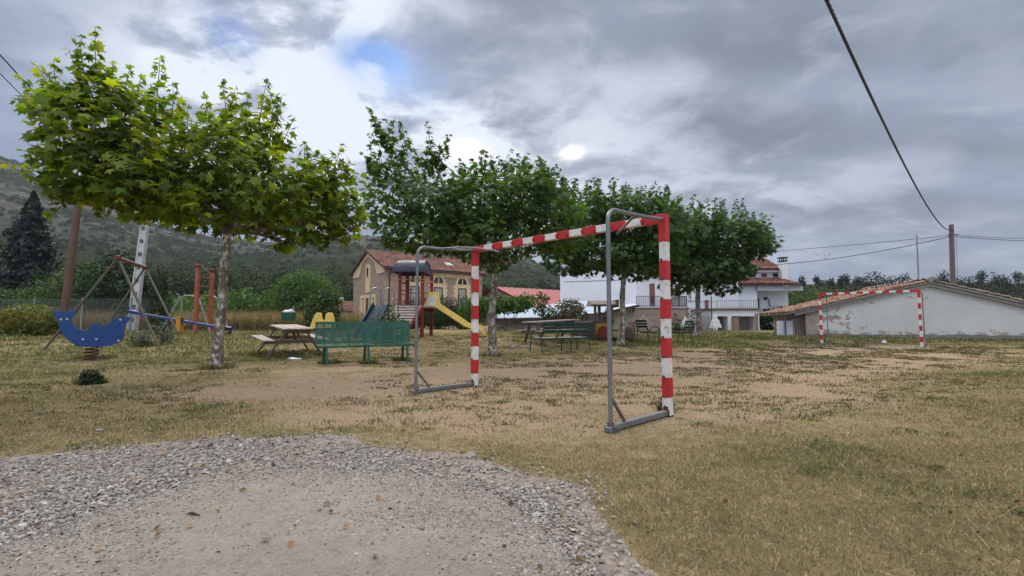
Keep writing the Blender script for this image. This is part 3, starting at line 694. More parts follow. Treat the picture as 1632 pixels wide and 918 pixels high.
# 1: crown at the left, its lit look put into the leaf colour
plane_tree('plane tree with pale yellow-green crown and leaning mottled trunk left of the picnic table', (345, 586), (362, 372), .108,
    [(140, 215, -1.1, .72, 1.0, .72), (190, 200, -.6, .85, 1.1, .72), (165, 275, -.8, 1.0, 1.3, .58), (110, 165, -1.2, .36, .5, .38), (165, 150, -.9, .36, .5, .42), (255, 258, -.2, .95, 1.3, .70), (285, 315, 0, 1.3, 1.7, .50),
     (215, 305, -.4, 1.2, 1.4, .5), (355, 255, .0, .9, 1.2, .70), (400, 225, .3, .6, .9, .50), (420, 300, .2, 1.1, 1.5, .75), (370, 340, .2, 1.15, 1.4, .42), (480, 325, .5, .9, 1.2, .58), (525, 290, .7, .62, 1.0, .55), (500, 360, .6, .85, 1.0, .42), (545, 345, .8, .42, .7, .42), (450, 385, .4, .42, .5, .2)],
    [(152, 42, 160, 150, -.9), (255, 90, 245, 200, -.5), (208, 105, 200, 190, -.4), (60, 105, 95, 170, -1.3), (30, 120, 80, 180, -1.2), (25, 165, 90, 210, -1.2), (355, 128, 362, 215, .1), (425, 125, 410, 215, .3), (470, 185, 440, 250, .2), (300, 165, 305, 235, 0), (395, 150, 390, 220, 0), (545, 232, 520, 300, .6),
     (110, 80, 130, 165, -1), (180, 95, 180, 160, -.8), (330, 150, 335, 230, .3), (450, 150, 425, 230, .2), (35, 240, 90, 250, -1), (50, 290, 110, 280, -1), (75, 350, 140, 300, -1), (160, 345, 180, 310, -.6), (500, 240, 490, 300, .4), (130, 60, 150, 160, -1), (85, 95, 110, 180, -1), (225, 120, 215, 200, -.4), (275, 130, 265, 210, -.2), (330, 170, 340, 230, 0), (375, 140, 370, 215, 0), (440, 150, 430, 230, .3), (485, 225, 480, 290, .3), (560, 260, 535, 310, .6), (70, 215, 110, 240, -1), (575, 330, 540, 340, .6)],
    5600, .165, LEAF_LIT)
plane_tree('plane tree behind the left goalpost, one ragged branch rising high on its left side', (783, 567), (787, 425), .125,
    [(625, 330, 0, .85, 1.2, .72), (650, 270, .2, .62, .8, .62), (605, 275, 0, .36, .5, .5), (690, 255, .2, .36, .4, .42), (615, 215, 0, .34, .4, .34), (700, 330, 0, 1.1, 1.5, .75), (680, 380, 0, 1.15, 1.5, .38), (760, 330, 0, 1.2, 1.6, .72), (790, 385, 0, 1.5, 1.6, .52),
     (830, 320, 0, 1.1, 1.5, .72), (880, 350, .2, 1.0, 1.4, .62), (860, 300, .1, .6, .8, .42), (740, 372, 0, 1.3, 1.4, .42), (900, 385, .4, .7, 1.0, .42), (625, 383, 0, .42, .6, .14), (785, 420, 0, .5, .5, .25)],
    [(583, 172, 620, 240, 0), (600, 190, 625, 250, .1), (680, 195, 690, 265, .2), (715, 215, 700, 275, .2), (640, 195, 650, 250, 0), (825, 245, 820, 310, 0), (795, 250, 790, 315, .1), (868, 262, 860, 310, .2), (740, 265, 740, 320, 0), (580, 245, 610, 300, 0), (590, 215, 600, 280, 0)] + rnd_shoots(720, 900, [(720, 292), (800, 275), (860, 278), (905, 312)], 22, 42),
    5600, .155, LEAF_MID)
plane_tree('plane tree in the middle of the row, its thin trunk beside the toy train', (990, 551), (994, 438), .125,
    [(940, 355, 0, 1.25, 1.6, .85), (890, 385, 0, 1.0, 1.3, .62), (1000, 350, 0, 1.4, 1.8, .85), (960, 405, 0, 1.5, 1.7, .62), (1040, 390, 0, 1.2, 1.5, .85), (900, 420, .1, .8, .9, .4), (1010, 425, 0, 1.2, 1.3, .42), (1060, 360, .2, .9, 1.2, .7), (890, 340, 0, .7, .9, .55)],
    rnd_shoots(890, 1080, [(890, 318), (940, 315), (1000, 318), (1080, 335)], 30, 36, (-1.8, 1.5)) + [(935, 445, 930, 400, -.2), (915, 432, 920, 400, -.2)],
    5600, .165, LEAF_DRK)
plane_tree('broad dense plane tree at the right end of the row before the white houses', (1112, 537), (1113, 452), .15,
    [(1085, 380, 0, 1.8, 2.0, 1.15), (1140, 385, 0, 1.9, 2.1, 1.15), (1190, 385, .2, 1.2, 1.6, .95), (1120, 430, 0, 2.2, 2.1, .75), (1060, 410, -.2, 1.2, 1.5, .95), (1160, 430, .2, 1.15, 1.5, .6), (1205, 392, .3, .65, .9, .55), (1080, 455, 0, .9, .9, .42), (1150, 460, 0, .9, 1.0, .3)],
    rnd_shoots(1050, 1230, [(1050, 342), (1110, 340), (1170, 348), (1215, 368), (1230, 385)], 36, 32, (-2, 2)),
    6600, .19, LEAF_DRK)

# ------------------------------------------------------------ bushes and far vegetation
def bush(name, label, cat, loc, blobs, n, size, mat, stem=.05, group=None, tmpl=QUAD, tf=QUAD_F, lo=.5):
    t = thing(name, label, cat, loc, random.uniform(0, .3), group); mb = MB()
    for c, rx, ry, rz in blobs[:5]:
        limb(mb, (random.uniform(-.1, .1) * rx, random.uniform(-.1, .1) * rx, -.05), (c[0], c[1], c[2]), stem, stem * .3, .06, 5)
    mb.build('trunk' if stem > .07 else 'stem', M['dark_bark'], t)
    P, D = blob_points([(Vector(c), rx, ry, rz) for c, rx, ry, rz in blobs], n, lo)
    P[:, 2] = np.maximum(P[:, 2], .04)
    leaf_mass('crown' if stem > .07 else 'foliage', P, D, RNG.uniform(.6, 1.25, n) * size, mat, t, tmpl, tf, .5, .7); return t
F_BRIGHT = island('bright_green_leaves', [(.03, .075, .012), (.055, .115, .018), (.09, .16, .025)], .7, .25)
F_MIDG = island('mid_green_leaves', [(.025, .055, .015), (.045, .08, .02), (.06, .10, .025)], .7, .2)
F_DARK = island('dark_green_leaves', [(.010, .028, .010), (.02, .042, .014), (.028, .052, .018)], .7, .15)
F_SPRUCE = island('blue_green_needles', [(.010, .022, .018), (.018, .032, .026), (.03, .045, .038)], .7, .05)
F_YELL = island('yellow_green_leaves', [(.09, .10, .018), (.15, .14, .025), (.06, .08, .02)], .7, .25)
F_RED = island('reddish_green_leaves', [(.03, .055, .018), (.07, .08, .025), (.11, .05, .03), (.05, .075, .02)], .7, .2)
F_GREY = island('grey_green_leaves', [(.06, .075, .055), (.10, .115, .09), (.08, .09, .05)], .8, .1)
F_WOOD = island('far_wood_leaves', [(.022, .038, .014), (.035, .055, .018), (.05, .068, .024), (.028, .045, .016)], .9, .1)
F_HILL = island('hill_scrub_leaves', [(.016, .028, .012), (.03, .04, .016), (.05, .055, .02), (.022, .034, .014), (.07, .06, .03)], .9, .05)
F_PINE = island('pine_needles', [(.012, .024, .010), (.022, .034, .014), (.034, .044, .02)], .9, .05)

def rel(px, py, Y, b): return at(px, py, Y) - b
# vegetation of the middle distance
b = Vector((-30.5, 60, .42)); b = onground(-.442 * 62, 62)
bush('round_bush', 'big rounded bright green bush at the foot of the wooded slope', 'bush', b, [((.4, 0, 3.6), 3.6, 3, 2.9), ((-2.4, 0, 2.6), 2.6, 2.4, 2.4), ((2.9, 0, 2.7), 2.2, 2.4, 2.5), ((.6, 0, 5.3), 2.4, 2.2, 1.7), ((-1, 0, 4.4), 2.2, 2, 1.9), ((0, 0, 1.3), 4.8, 2.8, 1.6)], 14000, .17, F_BRIGHT, .12)
b = onground(-.397 * 26, 26)
bush('small_tree', 'small round dark-leaved tree in front of the stone house', 'tree', b, [((0, 0, 1.25), .95, .9, .9), ((.15, 0, 1.75), .75, .7, .5), ((-.1, 0, .65), .8, .75, .6)], 2600, .10, F_MIDG, .08)
b = onground(-1.005 * 21, 21)
bush('yellow_bush', 'low yellow-green bush behind the tail of the blue rocker', 'bush', b, [((0, 0, .75), 1.2, .9, .6), ((.6, 0, .5), .8, .7, .5), ((-.7, 0, .55), .8, .7, .5)], 2200, .09, F_YELL, .04)
for i, (px, D, w, h, lab, mt) in enumerate(((130, 34, 5.0, 4.6, 'bushy tree with a light crown behind the leaning brown pole', F_MIDG), (182, 31, 3.6, 5.0, 'dark tree behind the rusty swing frame', F_DARK), (215, 28, 1.6, 3.2, 'low dark bush at the foot of the white lattice pole', F_DARK), (85, 40, 4.2, 4.2, 'mid green tree between the spruce and the brown pole', F_MIDG), (8, 40, 4, 3.2, 'green tree beneath the dark spruce at the left edge', F_MIDG))):
    b = onground((px - CX) / F * D, D); w /= 2
    bush('broadleaf_tree', lab, 'tree', b, [((0, 0, h * .55), w, w * .8, h * .42), ((-.5 * w, 0, h * .42), w * .7, w * .6, h * .32), ((.5 * w, 0, h * .45), w * .7, w * .6, h * .3), ((0, 0, h * .25), w * 1.05, w * .8, h * .24), ((.2 * w, 0, h * .8), w * .6, w * .5, h * .2)], 5200, .13, mt, .1)
b = onground(-.742 * 25, 25)
bush('cypress', 'narrow dark cypress beside the white lattice pole', 'tree', b, [((0, 0, 1.5), .55, .5, 1.6), ((0, 0, 2.4), .4, .4, 1.0), ((.05, 0, .7), .6, .5, .7)], 3200, .06, F_DARK, .09)
# hedge shrubs in front of the stone house
for px, D, w, h, lab in ((655, 32, 2.0, 1.9, 'clipped dark shrub behind the steps of the play tower'), (698, 32, 2.4, 2.25, 'dark clipped shrub directly behind the yellow slide top'), (741, 32, 2.4, 2.15, 'dark clipped shrub behind the lower run of the yellow slide'), (618, 16.7, 1.0, 1.15, 'green shrub with thin twigs leaning on the blue slide rails')):
    b = onground((px - CX) / F * D, D)
    bush('clipped_shrub', lab, 'bush', b, [((0, 0, h * .5), w * .5, w * .5, h * .48), ((-.3, 0, h * .35), w * .4, w * .4, h * .35), ((.3, 0, h * .38), w * .4, w * .4, h * .38)], 3600 if D > 30 else 1500, .075 if D > 30 else .05, F_DARK if D > 30 else F_MIDG, .05, 'shrubs round the play tower')
# vine hedge, small tree and reddish bush by the blue sheet roof
b = onground(0, 27.5)
bush('vine_hedge', 'bright green leafy vines trained above the low stone shed', 'hedge', b + Vector((-.2, 0, 0)), [((-1.3, 0, 1.35), .9, .5, .55), ((-.4, 0, 1.5), .8, .5, .5), ((.5, 0, 1.5), .8, .5, .5), ((1.1, 0, 1.7), .5, .45, .45), ((-2.1, 0, 1.2), .7, .5, .6)], 3000, .10, F_BRIGHT, .03)
b = onground(.064 * 25, 25)
bush('sapling', 'thin young tree with sparse leaves against the blue sheet roof', 'tree', b, [((0, 0, 1.85), .42, .35, .35), ((-.1, 0, 1.3), .55, .4, .35), ((.2, 0, 1.0), .5, .4, .4)], 520, .085, F_MIDG, .025, lo=.1)
b = onground(.119 * 25, 25)
bush('reddish_bush', 'round bush with reddish leaf tips behind the toy train engine', 'bush', b, [((0, 0, 1.0), .85, .7, .75), ((.2, 0, 1.35), .6, .5, .45), ((-.3, 0, .7), .7, .6, .5)], 2600, .07, F_RED, .04)
# green shrubs right of the houses
for px, D, w, h, lab, mt in ((1290, 52, 8.0, 4.6, 'broad mid green shrub between the white house and the shed roof', F_MIDG), (1252, 40, 4.5, 1.9, 'dark bush under the balcony of the white house', F_DARK), (1345, 60, 9, 5.0, 'dark green bush rising behind the old tiled shed roof', F_DARK)):
    b = onground((px - CX) / F * D, D); w /= 2
    bush('garden_bush', lab, 'bush', b, [((0, 0, h * .5), w, w * .7, h * .45), ((-.5 * w, 0, h * .4), w * .6, w * .5, h * .35), ((.5 * w, 0, h * .38), w * .6, w * .5, h * .35), ((0, 0, h * .2), w * 1.1, w * .7, h * .22)], 4200, .16, mt, .09)
for px, py, D, r, lab, mt in ((223, 553, 12.2, .30, 'grey-green tuft-like shrub between the rocker and the swing leg', F_GREY), (255, 549, 14.6, .5, 'low grey shrub beneath the blue end of the seesaw', F_GREY), (145, 613, 0, .14, 'dark flat weed growing in the turf below the rocker', F_DARK), (1075, 514, 0, .5, 'thin rose bush in front of the block wall', F_RED), (1103, 512, 0, .6, 'leafy rose bush left of the end plane tree', F_RED)):
    if D: p = gp(px, py)
    elif py > 600: p = gp(px, py)
    else: p = onground((px - CX) / F * 29, 29)
    bush('small_shrub', lab, 'shrub', p, [((0, 0, r * .8), r, r * .8, r * (.75 if py > 520 else 1.7))] + [((r * .5, 0, r * .5), r * .6, r * .6, r * .5)], 520 if py > 520 else 420, .03 + .03 * r if py > 520 else .08, mt, .012, None, lo=.1)

# dark spruce at far left
def spruce(px, D, top_py):
    b = onground((px - CX) / F * D, D); H = (at(px, top_py, D) - b).z
    t = thing('spruce', 'tall dark blue-green spruce in front of the rocky mountain', 'tree', b); mb = MB(); limb(mb, (0, 0, 0), (0, 0, H * .97), .28, .03, .004, 6); mb.build('trunk', M['dark_bark'], t)
    n = 15000; s = RNG.random(n) ** .75; z = H * (.04 + .96 * (1 - s)); nb = 26
    lev = np.floor(z / H * nb); rmax = (1 - z / H) ** .85 * H * .38 * (.72 + .35 * vnoise(lev * 3.3, lev, 1, 95)); a = RNG.uniform(0, 6.283, n)
    arm = .42 + .85 * vnoise(a * 5 + lev * 7.7, lev * 3.1, 1, 96); r = rmax * arm * RNG.random(n) ** .45
    P = np.stack([r * np.cos(a), r * np.sin(a), z - r * .28 + RNG.normal(size=n) * .06], 1); D_ = norm(np.stack([np.cos(a), np.sin(a), np.full(n, -.3)], 1))
    leaf_mass('crown', P, D_, RNG.uniform(.12, .28, n), F_SPRUCE, t, QUAD, QUAD_F, .6, .5)
spruce(42, 48, 306)

# woods: one mass each
def wood(name, label, spots, n_per, size, mat, shape='round'):
    Ps = []; Ds = []; Sz = []
    for x, y, z, w, h in spots:
        n = n_per; d = norm(RNG.normal(size=(n, 3))); rad = .5 + .55 * RNG.random(n) ** .6
        lump = .8 + .4 * vnoise(np.arctan2(d[:, 1], d[:, 0]) * 2 + x, d[:, 2] * 2 + 9, .6, 97)
        p = d * (rad * lump)[:, None] * np.array([w / 2, w / 2, h * .5]) + np.array([x, y, z + h * .5]); Ps.append(p); Ds.append(d); Sz.append(RNG.uniform(.6, 1.3, n) * size)
    return leaf_mass(name, np.concatenate(Ps), np.concatenate(Ds), np.concatenate(Sz), mat, None, QUAD, QUAD_F, .4, .8), label
def as_stuff(r, cat): o, lab = r; props(o, lab, cat, kind='stuff')
def surf_z(VX, x, y):
    # height of the hill sheet near x,y (nearest row)
    Dr = [v[0, 1] for v in VX]; j = min(range(len(Dr)), key=lambda k: abs(Dr[k] - y)); return float(np.interp(x, VX[j][:, 0], VX[j][:, 2]))
sp = []
for i in range(150):
    y = random.uniform(82, 118); px = random.uniform(190, 600); x = (px - CX) / F * y; h = random.uniform(7.5, 12.5) * (1 - .12 * abs(px - 400) / 200)
    sp.append((x, y, .3, random.uniform(3.5, 6), h))
as_stuff(wood('poplar_wood', 'dense mid green wood standing across the foot of the mountain', sp, 520, .30, F_WOOD), 'wood')
sp = []
for i in range(70):
    y = random.uniform(58, 70); px = random.uniform(-120, 430); x = (px - CX) / F * y; sp.append((x, y, .3, random.uniform(3, 5), random.uniform(2.2, 4.6)))
as_stuff(wood('thicket', 'bright green thicket along the back of the meadow', sp, 420, .24, F_BRIGHT), 'thicket')
sp = []
mv, mT = mountain
for i in range(2600):
    y = 125 + 470 * random.random() ** 1.0; px = random.uniform(-200, 980); x = (px - CX) / F * y; z = surf_z(mv, x, y)
    if fbm(np.array([x]), np.array([y]), 70, 88)[0] < .40 + .12 * (z > 60): continue
    s = random.uniform(3.0, 5.5); sp.append((x, y, z - s * .45, s, s * random.uniform(.8, 1.1)))
as_stuff(wood('mountain_woodland', 'dark scrub and oak woodland covering the mountain slopes', sp, 42, 1.25, F_WOOD), 'woodland')
sp = []
rv, rT = right_hill
for i in range(300):
    y = random.uniform(78, 150); px = random.uniform(1235, 1900); x = (px - CX) / F * y; z = surf_z(rv, x, y); s = random.uniform(1.5, 3.6) * (1.3 if random.random() < .15 else 1); sp.append((x, y, z - .5, s * random.uniform(1.1, 1.7), s))
for i in range(110):
    y = random.uniform(150, 168); px = random.uniform(1250, 1900); x = (px - CX) / F * y; z = surf_z(rv, x, y); s = random.uniform(1.2, 3.4); sp.append((x, y, z - .7, s * random.uniform(1.2, 2.2), s))
as_stuff(wood('hill_woodland', 'dark pine and oak woodland on the low hill behind the shed', sp, 210, .28, F_HILL), 'woodland')
sp = []
for i in range(60):
    y = random.uniform(66, 78); px = random.uniform(735, 900); x = (px - CX) / F * y; sp.append((x, y, .3, random.uniform(3, 5), random.uniform(4.2, 6.4)))
as_stuff(wood('wood_behind_barn', 'dark green wood behind the red-roofed barn', sp, 380, .30, F_DARK), 'wood')
# single pines on the skyline of the right hill
def pine(px, top, D, wid, label):
    x = (px - CX) / F * D; z0 = surf_z(rv, x, D) - .3; zt = at(px, top, D).z; h = max(2.2, zt - z0 + .2); b = Vector((x, D, z0))
    t = thing('pine_tree', label, 'tree', b, 0, 'pines on the skyline of the low hill'); mb = MB(); limb(mb, (0, 0, 0), (random.uniform(-.2, .2), 0, h * .8), .16, .08, .03, 5); mb.build('trunk', M['dark_bark'], t)
    bl = [(Vector((random.uniform(-.3, .3) * wid, random.uniform(-.2, .2) * wid, h * random.uniform(.35, .84))), wid * random.uniform(.28, .5), wid * .4, h * random.uniform(.15, .26)) for _ in range(6)]
    P, D_ = blob_points(bl, 420, .3); leaf_mass('crown', P, D_, RNG.uniform(.5, 1.2, 420) * .3, F_PINE, t, QUAD, QUAD_F, .5, .7)
PN = [(1281, 441, 2.0, 'small pine furthest left on the skyline, right of the white chimney'), (1303, 440, 2.2, 'lone round pine on the skyline above the far goal’s left post'), (1327, 442, 1.8, 'little pine on the skyline above the left half of the far crossbar'), (1342, 440, 1.6, 'thin little pine on the skyline left of the clump over the far crossbar'), (1350, 437, 2.6, 'lone dark pine on the skyline above the middle of the far crossbar'),
      (1368, 438, 3.0, 'wide pine on the skyline left of the tallest clump'), (1382, 440, 3.4, 'low rounded pine on the skyline between two bigger ones'), (1398, 433, 4.6, 'tall broad pine in the clump over the far crossbar'), (1422, 435, 5.0, 'broad pine on the skyline left of the thin metal mast'), (1440, 437, 4.0, 'dark pine on the skyline just left of the thin metal mast'), (1483, 438, 2.6, 'pine on the skyline directly over the shed ridge'),
      (1505, 433, 4.0, 'flat-topped pine touching the left side of the old wooden pole'), (1548, 434, 5.2, 'big dark pine on the skyline first right of the wooden pole'), (1567, 431, 2.8, 'pointed pine on the skyline, second right of the wooden pole'), (1590, 436, 3.6, 'low pine on the skyline midway between pole and right edge'), (1607, 434, 3.0, 'spreading pine on the skyline near the right edge'), (1626, 433, 3.4, 'dark pine on the skyline at the right edge of the picture')]
for px, tp, w, lab in PN: pine(px, tp, random.uniform(135, 158), w, lab.replace('’', "'"))
# ------------------------------------------------------------ buildings
def tiles(name, o, u, v, nu, nv, mat, parent, tw=.25, tl=.42, r=None, jit=.012, gapp=0.02):
    """barrel tiles: o corner at the eave, u along the eave, v up the slope (unit vectors)"""
    o = V3(o); u = V3(u).normalized(); v = V3(v).normalized(); nrm = u.cross(v).normalized()
    if nrm.z < 0: nrm = -nrm
    seg = 5; T = []; r = r or tw * .5
    for e, lift, k in ((0, .035, 1.0), (1, 0, .86)):
        for i in range(seg + 1):
            a = math.pi * i / seg; T.append((-math.cos(a) * r * k, e * tl * 1.12, math.sin(a) * r * .62 * k + lift))
    n1 = seg + 1
    for i in range(seg + 1):
        a = math.pi * i / seg; T.append((-math.cos(a) * r * .82, 0, math.sin(a) * r * .42 + .0))
    FF = [(i, i + 1, n1 + i + 1, n1 + i) for i in range(seg)] + [(2 * n1 + i, 2 * n1 + i + 1, i + 1, i) for i in range(seg)]
    P = []
    for j in range(nv):
        for i in range(nu): P.append(o + u * ((i + .5) * tw + random.gauss(0, jit)) + v * (j * tl + random.gauss(0, jit * 2)) + nrm * (.01 + random.random() * jit))
    P = np.array(P); n = len(P); sp = norm(np.array(u)[None] + RNG.normal(size=(n, 3)) * .02); N_ = np.tile(np.array(nrm), (n, 1)); B = np.cross(N_, sp); sg = np.sign((B @ np.array(v)))[:, None]
    return stamp(name, T, FF, P, sp, B * sg, N_, np.ones(n), mat, parent)
def arch_poly(cx, z0, w, h, y, n=10, flat=None):
    """closed outline of an arched opening, in the xz plane at depth y; axis flag for the other wall"""
    r = w / 2; pts = [(cx - r, z0), (cx + r, z0)]
    for i in range(n + 1): a = math.pi * i / n; pts.append((cx + r * math.cos(a), z0 + h - r + r * math.sin(a)))
    return pts
def wallmap(axis, face):
    """2D (s,z) to local 3D on a wall: axis 'x' wall runs along x at y=face, 'y' wall runs along y at x=face"""
    return (lambda s, z, d=0: Vector((s, face - d, z))) if axis == 'x' else (lambda s, z, d=0: Vector((face - d, s, z)))
def panel(mb, poly, wm, d0, d1, m=0):
    a = [wm(s, z, d0) for s, z in poly]; mb.extrude(a, wm(poly[0][0], poly[0][1], d1) - a[0], m)
def rect(s0, s1, z0, z1): return [(s0, z0), (s1, z0), (s1, z1), (s0, z1)]
def window(parent, wm, s0, s1, z0, z1, frame='white_paint', pane='glass', fw=.07, name='window', bars=1, d=.05, sill=True):
    mb = MB(); panel(mb, rect(s0, s0 + fw, z0, z1), wm, .0, d); panel(mb, rect(s1 - fw, s1, z0, z1), wm, .0, d); panel(mb, rect(s0 + fw, s1 - fw, z0, z0 + fw), wm, .0, d); panel(mb, rect(s0 + fw, s1 - fw, z1 - fw, z1), wm, .0, d)
    for k in range(bars):
        c = s0 + (s1 - s0) * (k + 1) / (bars + 1); panel(mb, rect(c - .025, c + .025, z0 + fw, z1 - fw), wm, .0, d - .005)
    f = mb.build(name, M[frame], parent); mb = MB(); panel(mb, rect(s0 + fw, s1 - fw, z0 + fw, z1 - fw), wm, .0, .018); mb.build('pane', M[pane], f)
    if sill and name == 'window': mb = MB(); panel(mb, rect(s0 - .06, s1 + .06, z0 - .06, z0 - .003), wm, 0, d + .05); mb.build('sill', M['fascia'], f)
    return f
def railing(parent, p0, p1, z0, z1, mat='dark_trim', step=.14, r=.012, name='railing'):
    p0 = V3(p0); p1 = V3(p1); L = (p1 - p0).length; mb = MB(); up = lambda p, z: Vector((p.x, p.y, z))
    mb.beam(up(p0, z1), up(p1, z1), .05, .04); mb.beam(up(p0, z0 + .08), up(p1, z0 + .08), .03, .03)
    n = int(L / step)
    for i in range(n + 1):
        p = p0.lerp(p1, i / n); w = .04 if i % 12 == 0 or i == n else r * 2; mb.beam(up(p, z0), up(p, z1 - .02), w, w)
    return mb.build(name, M[mat], parent)

def stone_house():
    base = onground(-.268 * 48, 48); t = thing('stone_house', 'brown stone house with cream arched window surrounds and a brown tiled gable roof', 'house', base, math.radians(38))
    L, W, ze, zr, z0 = 11.9, 9.0, 5.98, 8.0, -.3
    mb = MB(); mb.extrude([(0, 0, z0), (0, W, z0), (0, W, ze), (0, W / 2, zr), (0, 0, ze)], (L, 0, 0)); mb.build('wall', M['stone'], t)
    # roof slabs and tiles
    ang = math.atan2(zr - ze, W / 2); ov = .45; sl = math.hypot(W / 2, zr - ze) + ov
    rf = MB()
    for s in (0, 1):
        y0 = -ov * math.cos(ang) if s == 0 else W + ov * math.cos(ang); zz = ze - ov * math.sin(ang)
        rf.extrude([(-.35, y0, zz + .02), (-.35, W / 2, zr + .02), (-.35, W / 2, zr + .16), (-.35, y0, zz + .16)], (L + .7, 0, 0))
    roof = rf.build('roof', M['brown_trim'], t)
    tiles('tile', (-.37, -ov * math.cos(ang), ze - ov * math.sin(ang) + .17), (1, 0, 0), (0, math.cos(ang), math.sin(ang)), 51, 13, M['tile_brown'], roof, .25, .42)
    mb = MB(); mb.tube([(-.37, W / 2, zr + .2), (L + .37, W / 2, zr + .2)], .13, 8); mb.build('ridge_cap', M['brown_trim'], roof)
    for s in (5.2, 8.4):
        mb = MB(); rot = Matrix.Rotation(ang, 3, 'X'); c = Vector((s, 1.7, ze + 1.7 * math.tan(ang) + .30)); mb.box(c, (.75, .95, .06), rot); k = mb.build('skylight', M['white_paint'], roof)
        mb = MB(); mb.box(c + Vector((0, -.02, .035)), (.6, .8, .03), rot); mb.build('pane', M['sheet'], k)
    mb = MB(); mb.span((3.1, W / 2 + .4, zr + .05), (3.6, W / 2 + .9, zr + .9)); mb.box((3.35, W / 2 + .65, zr + .95), (.62, .62, .1)); mb.build('chimney', M['brick_raw'], roof)
    mb = MB()
    for i in range(24): x = .3 + i * (L - .6) / 23; mb.span((x - .06, -.38, ze - .15), (x + .06, -.001, ze - .01))
    mb.build('rafter_ends', M['dark_trim'], t)
    mb = MB(); mb.span((1.0, -.05, ze - .65), (L, -.001, ze - .2)); mb.span((0.0, -.10, 2.0 - .18), (L, -.001, 2.0)); mb.build('cornice', M['cream'], t)
    # gable face at x=0 : barge board with an arch cut out
    gw = wallmap('y', 0); N = 28; top = []; bot = []
    for i in range(N + 1):
        s = W * i / N; zt = ze + (zr - ze) * (1 - abs(s - W / 2) / (W / 2)); q = (s - W / 2) / 2.35
        zb = zt - .42; 
        if abs(q) < 1: zb = min(zb, max(zb - 10, ze - .55 + 2.0 * math.sqrt(1 - q * q))); zb = min(zb, zt - .22)
        else: zb = ze - .55
        top.append((s, zt)); bot.append((s, zb))
    mb = MB()
    for i in range(N): panel(mb, [bot[i], bot[i + 1], top[i + 1], top[i]], gw, .001, .09)
    mb.build('barge_board', M['cream'], t)
    mb = MB(); panel(mb, arch_poly(W / 2, 3.6, 1.25, 3.1, 0), gw, .001, .07); mb.build('window_surround', M['cream'], t)
    f = MB(); panel(f, arch_poly(W / 2, 5.25, .62, 1.2, 0), gw, .071, .11); fo = f.build('window', M['cream'], t); p = MB(); panel(p, arch_poly(W / 2, 5.33, .46, 1.02, 0), gw, .111, .118); p.build('pane', M['glass'], fo)
    mb = MB(); panel(mb, rect(W / 2 - 2.2, W / 2 + 2.2, 1.05, 3.35), gw, .001, .072); mb.build('window_surround', M['cream'], t)
    for c in (-1.45, 0, 1.45):
        f = MB(); panel(f, rect(W / 2 + c - .38, W / 2 + c + .38, 1.25, 3.0), gw, .073, .10); fo = f.build('window', M['brown_trim'], t); p = MB(); panel(p, rect(W / 2 + c - .28, W / 2 + c + .28, 1.35, 2.9), gw, .101, .107); p.build('pane', M['cream' if c else 'shutter'], fo)
    # long facade
    fw_ = wallmap('x', 0)
    for c in (3.3, 6.1, 9.15):
        mb = MB(); panel(mb, rect(c - 1.0, c + 1.0, 2.0, 4.55), fw_, .001, .07); panel(mb, arch_poly(c, 4.55, 1.75, 1.0 , 0), fw_, .001, .085)
        for k in range(5): z = 2.25 + k * .5; panel(mb, rect(c - 1.14, c - 1.0, z, z + .25), fw_, .001, .06); panel(mb, rect(c + 1.0, c + 1.14, z, z + .25), fw_, .001, .06)
        mb.build('window_surround', M['cream'], t)
        f = MB(); panel(f, arch_poly(c, 4.62, 1.15, .72, 0), fw_, .086, .10); fo = f.build('window', M['glass'], t)
        p = MB(); panel(p, rect(c - .05, c + .05, 4.62, 5.3), fw_, .101, .125); p.build('mullion', M['cream'], fo)
        f = MB(); panel(f, rect(c - .55, c + .55, 2.0, 4.2), fw_, .071, .10); fo = f.build('door', M['brown_trim'], t); p = MB(); panel(p, rect(c - .43, c + .35, 2.02, 4.05), fw_, .101, .12); p.build('shutter', M['door_pale'], fo)
    mb = MB(); mb.span((2.0, -1.3, 1.82), (L, -.11, 1.98)); mb.build('balcony', M['concrete'], t); railing(t, (2.0, -1.28, 0), (L, -1.28, 0), 1.98, 2.95)
    mb = MB(); mb.tube([(.7, -.42, ze - .2), (.45, -.08, ze - .65), (.45, -.08, 0)], .055, 8); mb.tube([(-.3, -.5, ze - .17), (L + .3, -.5, ze - .17)], .07, 8); mb.build('gutter', M['dark_trim'], t)
stone_house()

def small_tiled_house():
    b = onground(-.36 * 56, 56); t = thing('small_house', 'small low house with red-brown tiled roof left of the stone house', 'house', b, 0)
    mb = MB(); mb.span((-3.2, 0, -.2), (3.6, 5, 1.7)); mb.build('wall', M['plaster_house'], t)
    rf = MB(); rf.extrude([(-3.4, -.3, 1.62), (-3.4, 2.5, 2.9), (-3.4, 5.3, 1.62), (-3.4, 5.3, 1.5), (-3.4, -.3, 1.5)], (7.2, 0, 0)); r = rf.build('roof', M['brown_trim'], t)
    a = math.atan2(1.28, 2.8); tiles('tile', (-3.4, -.34, 1.64), (1, 0, 0), (0, math.cos(a), math.sin(a)), 29, 7, M['tile_brown'], r)
    mb = MB(); mb.span((-1.0, 2.2, 2.9), (-.6, 2.6, 3.4)); mb.build('chimney', M['plaster_house'], r)
    window(t, wallmap('x', 0), -2.2, -1.3, .6, 1.4)
    window(t, wallmap('x', 0), 1.0, 1.9, .6, 1.4)
small_tiled_house()

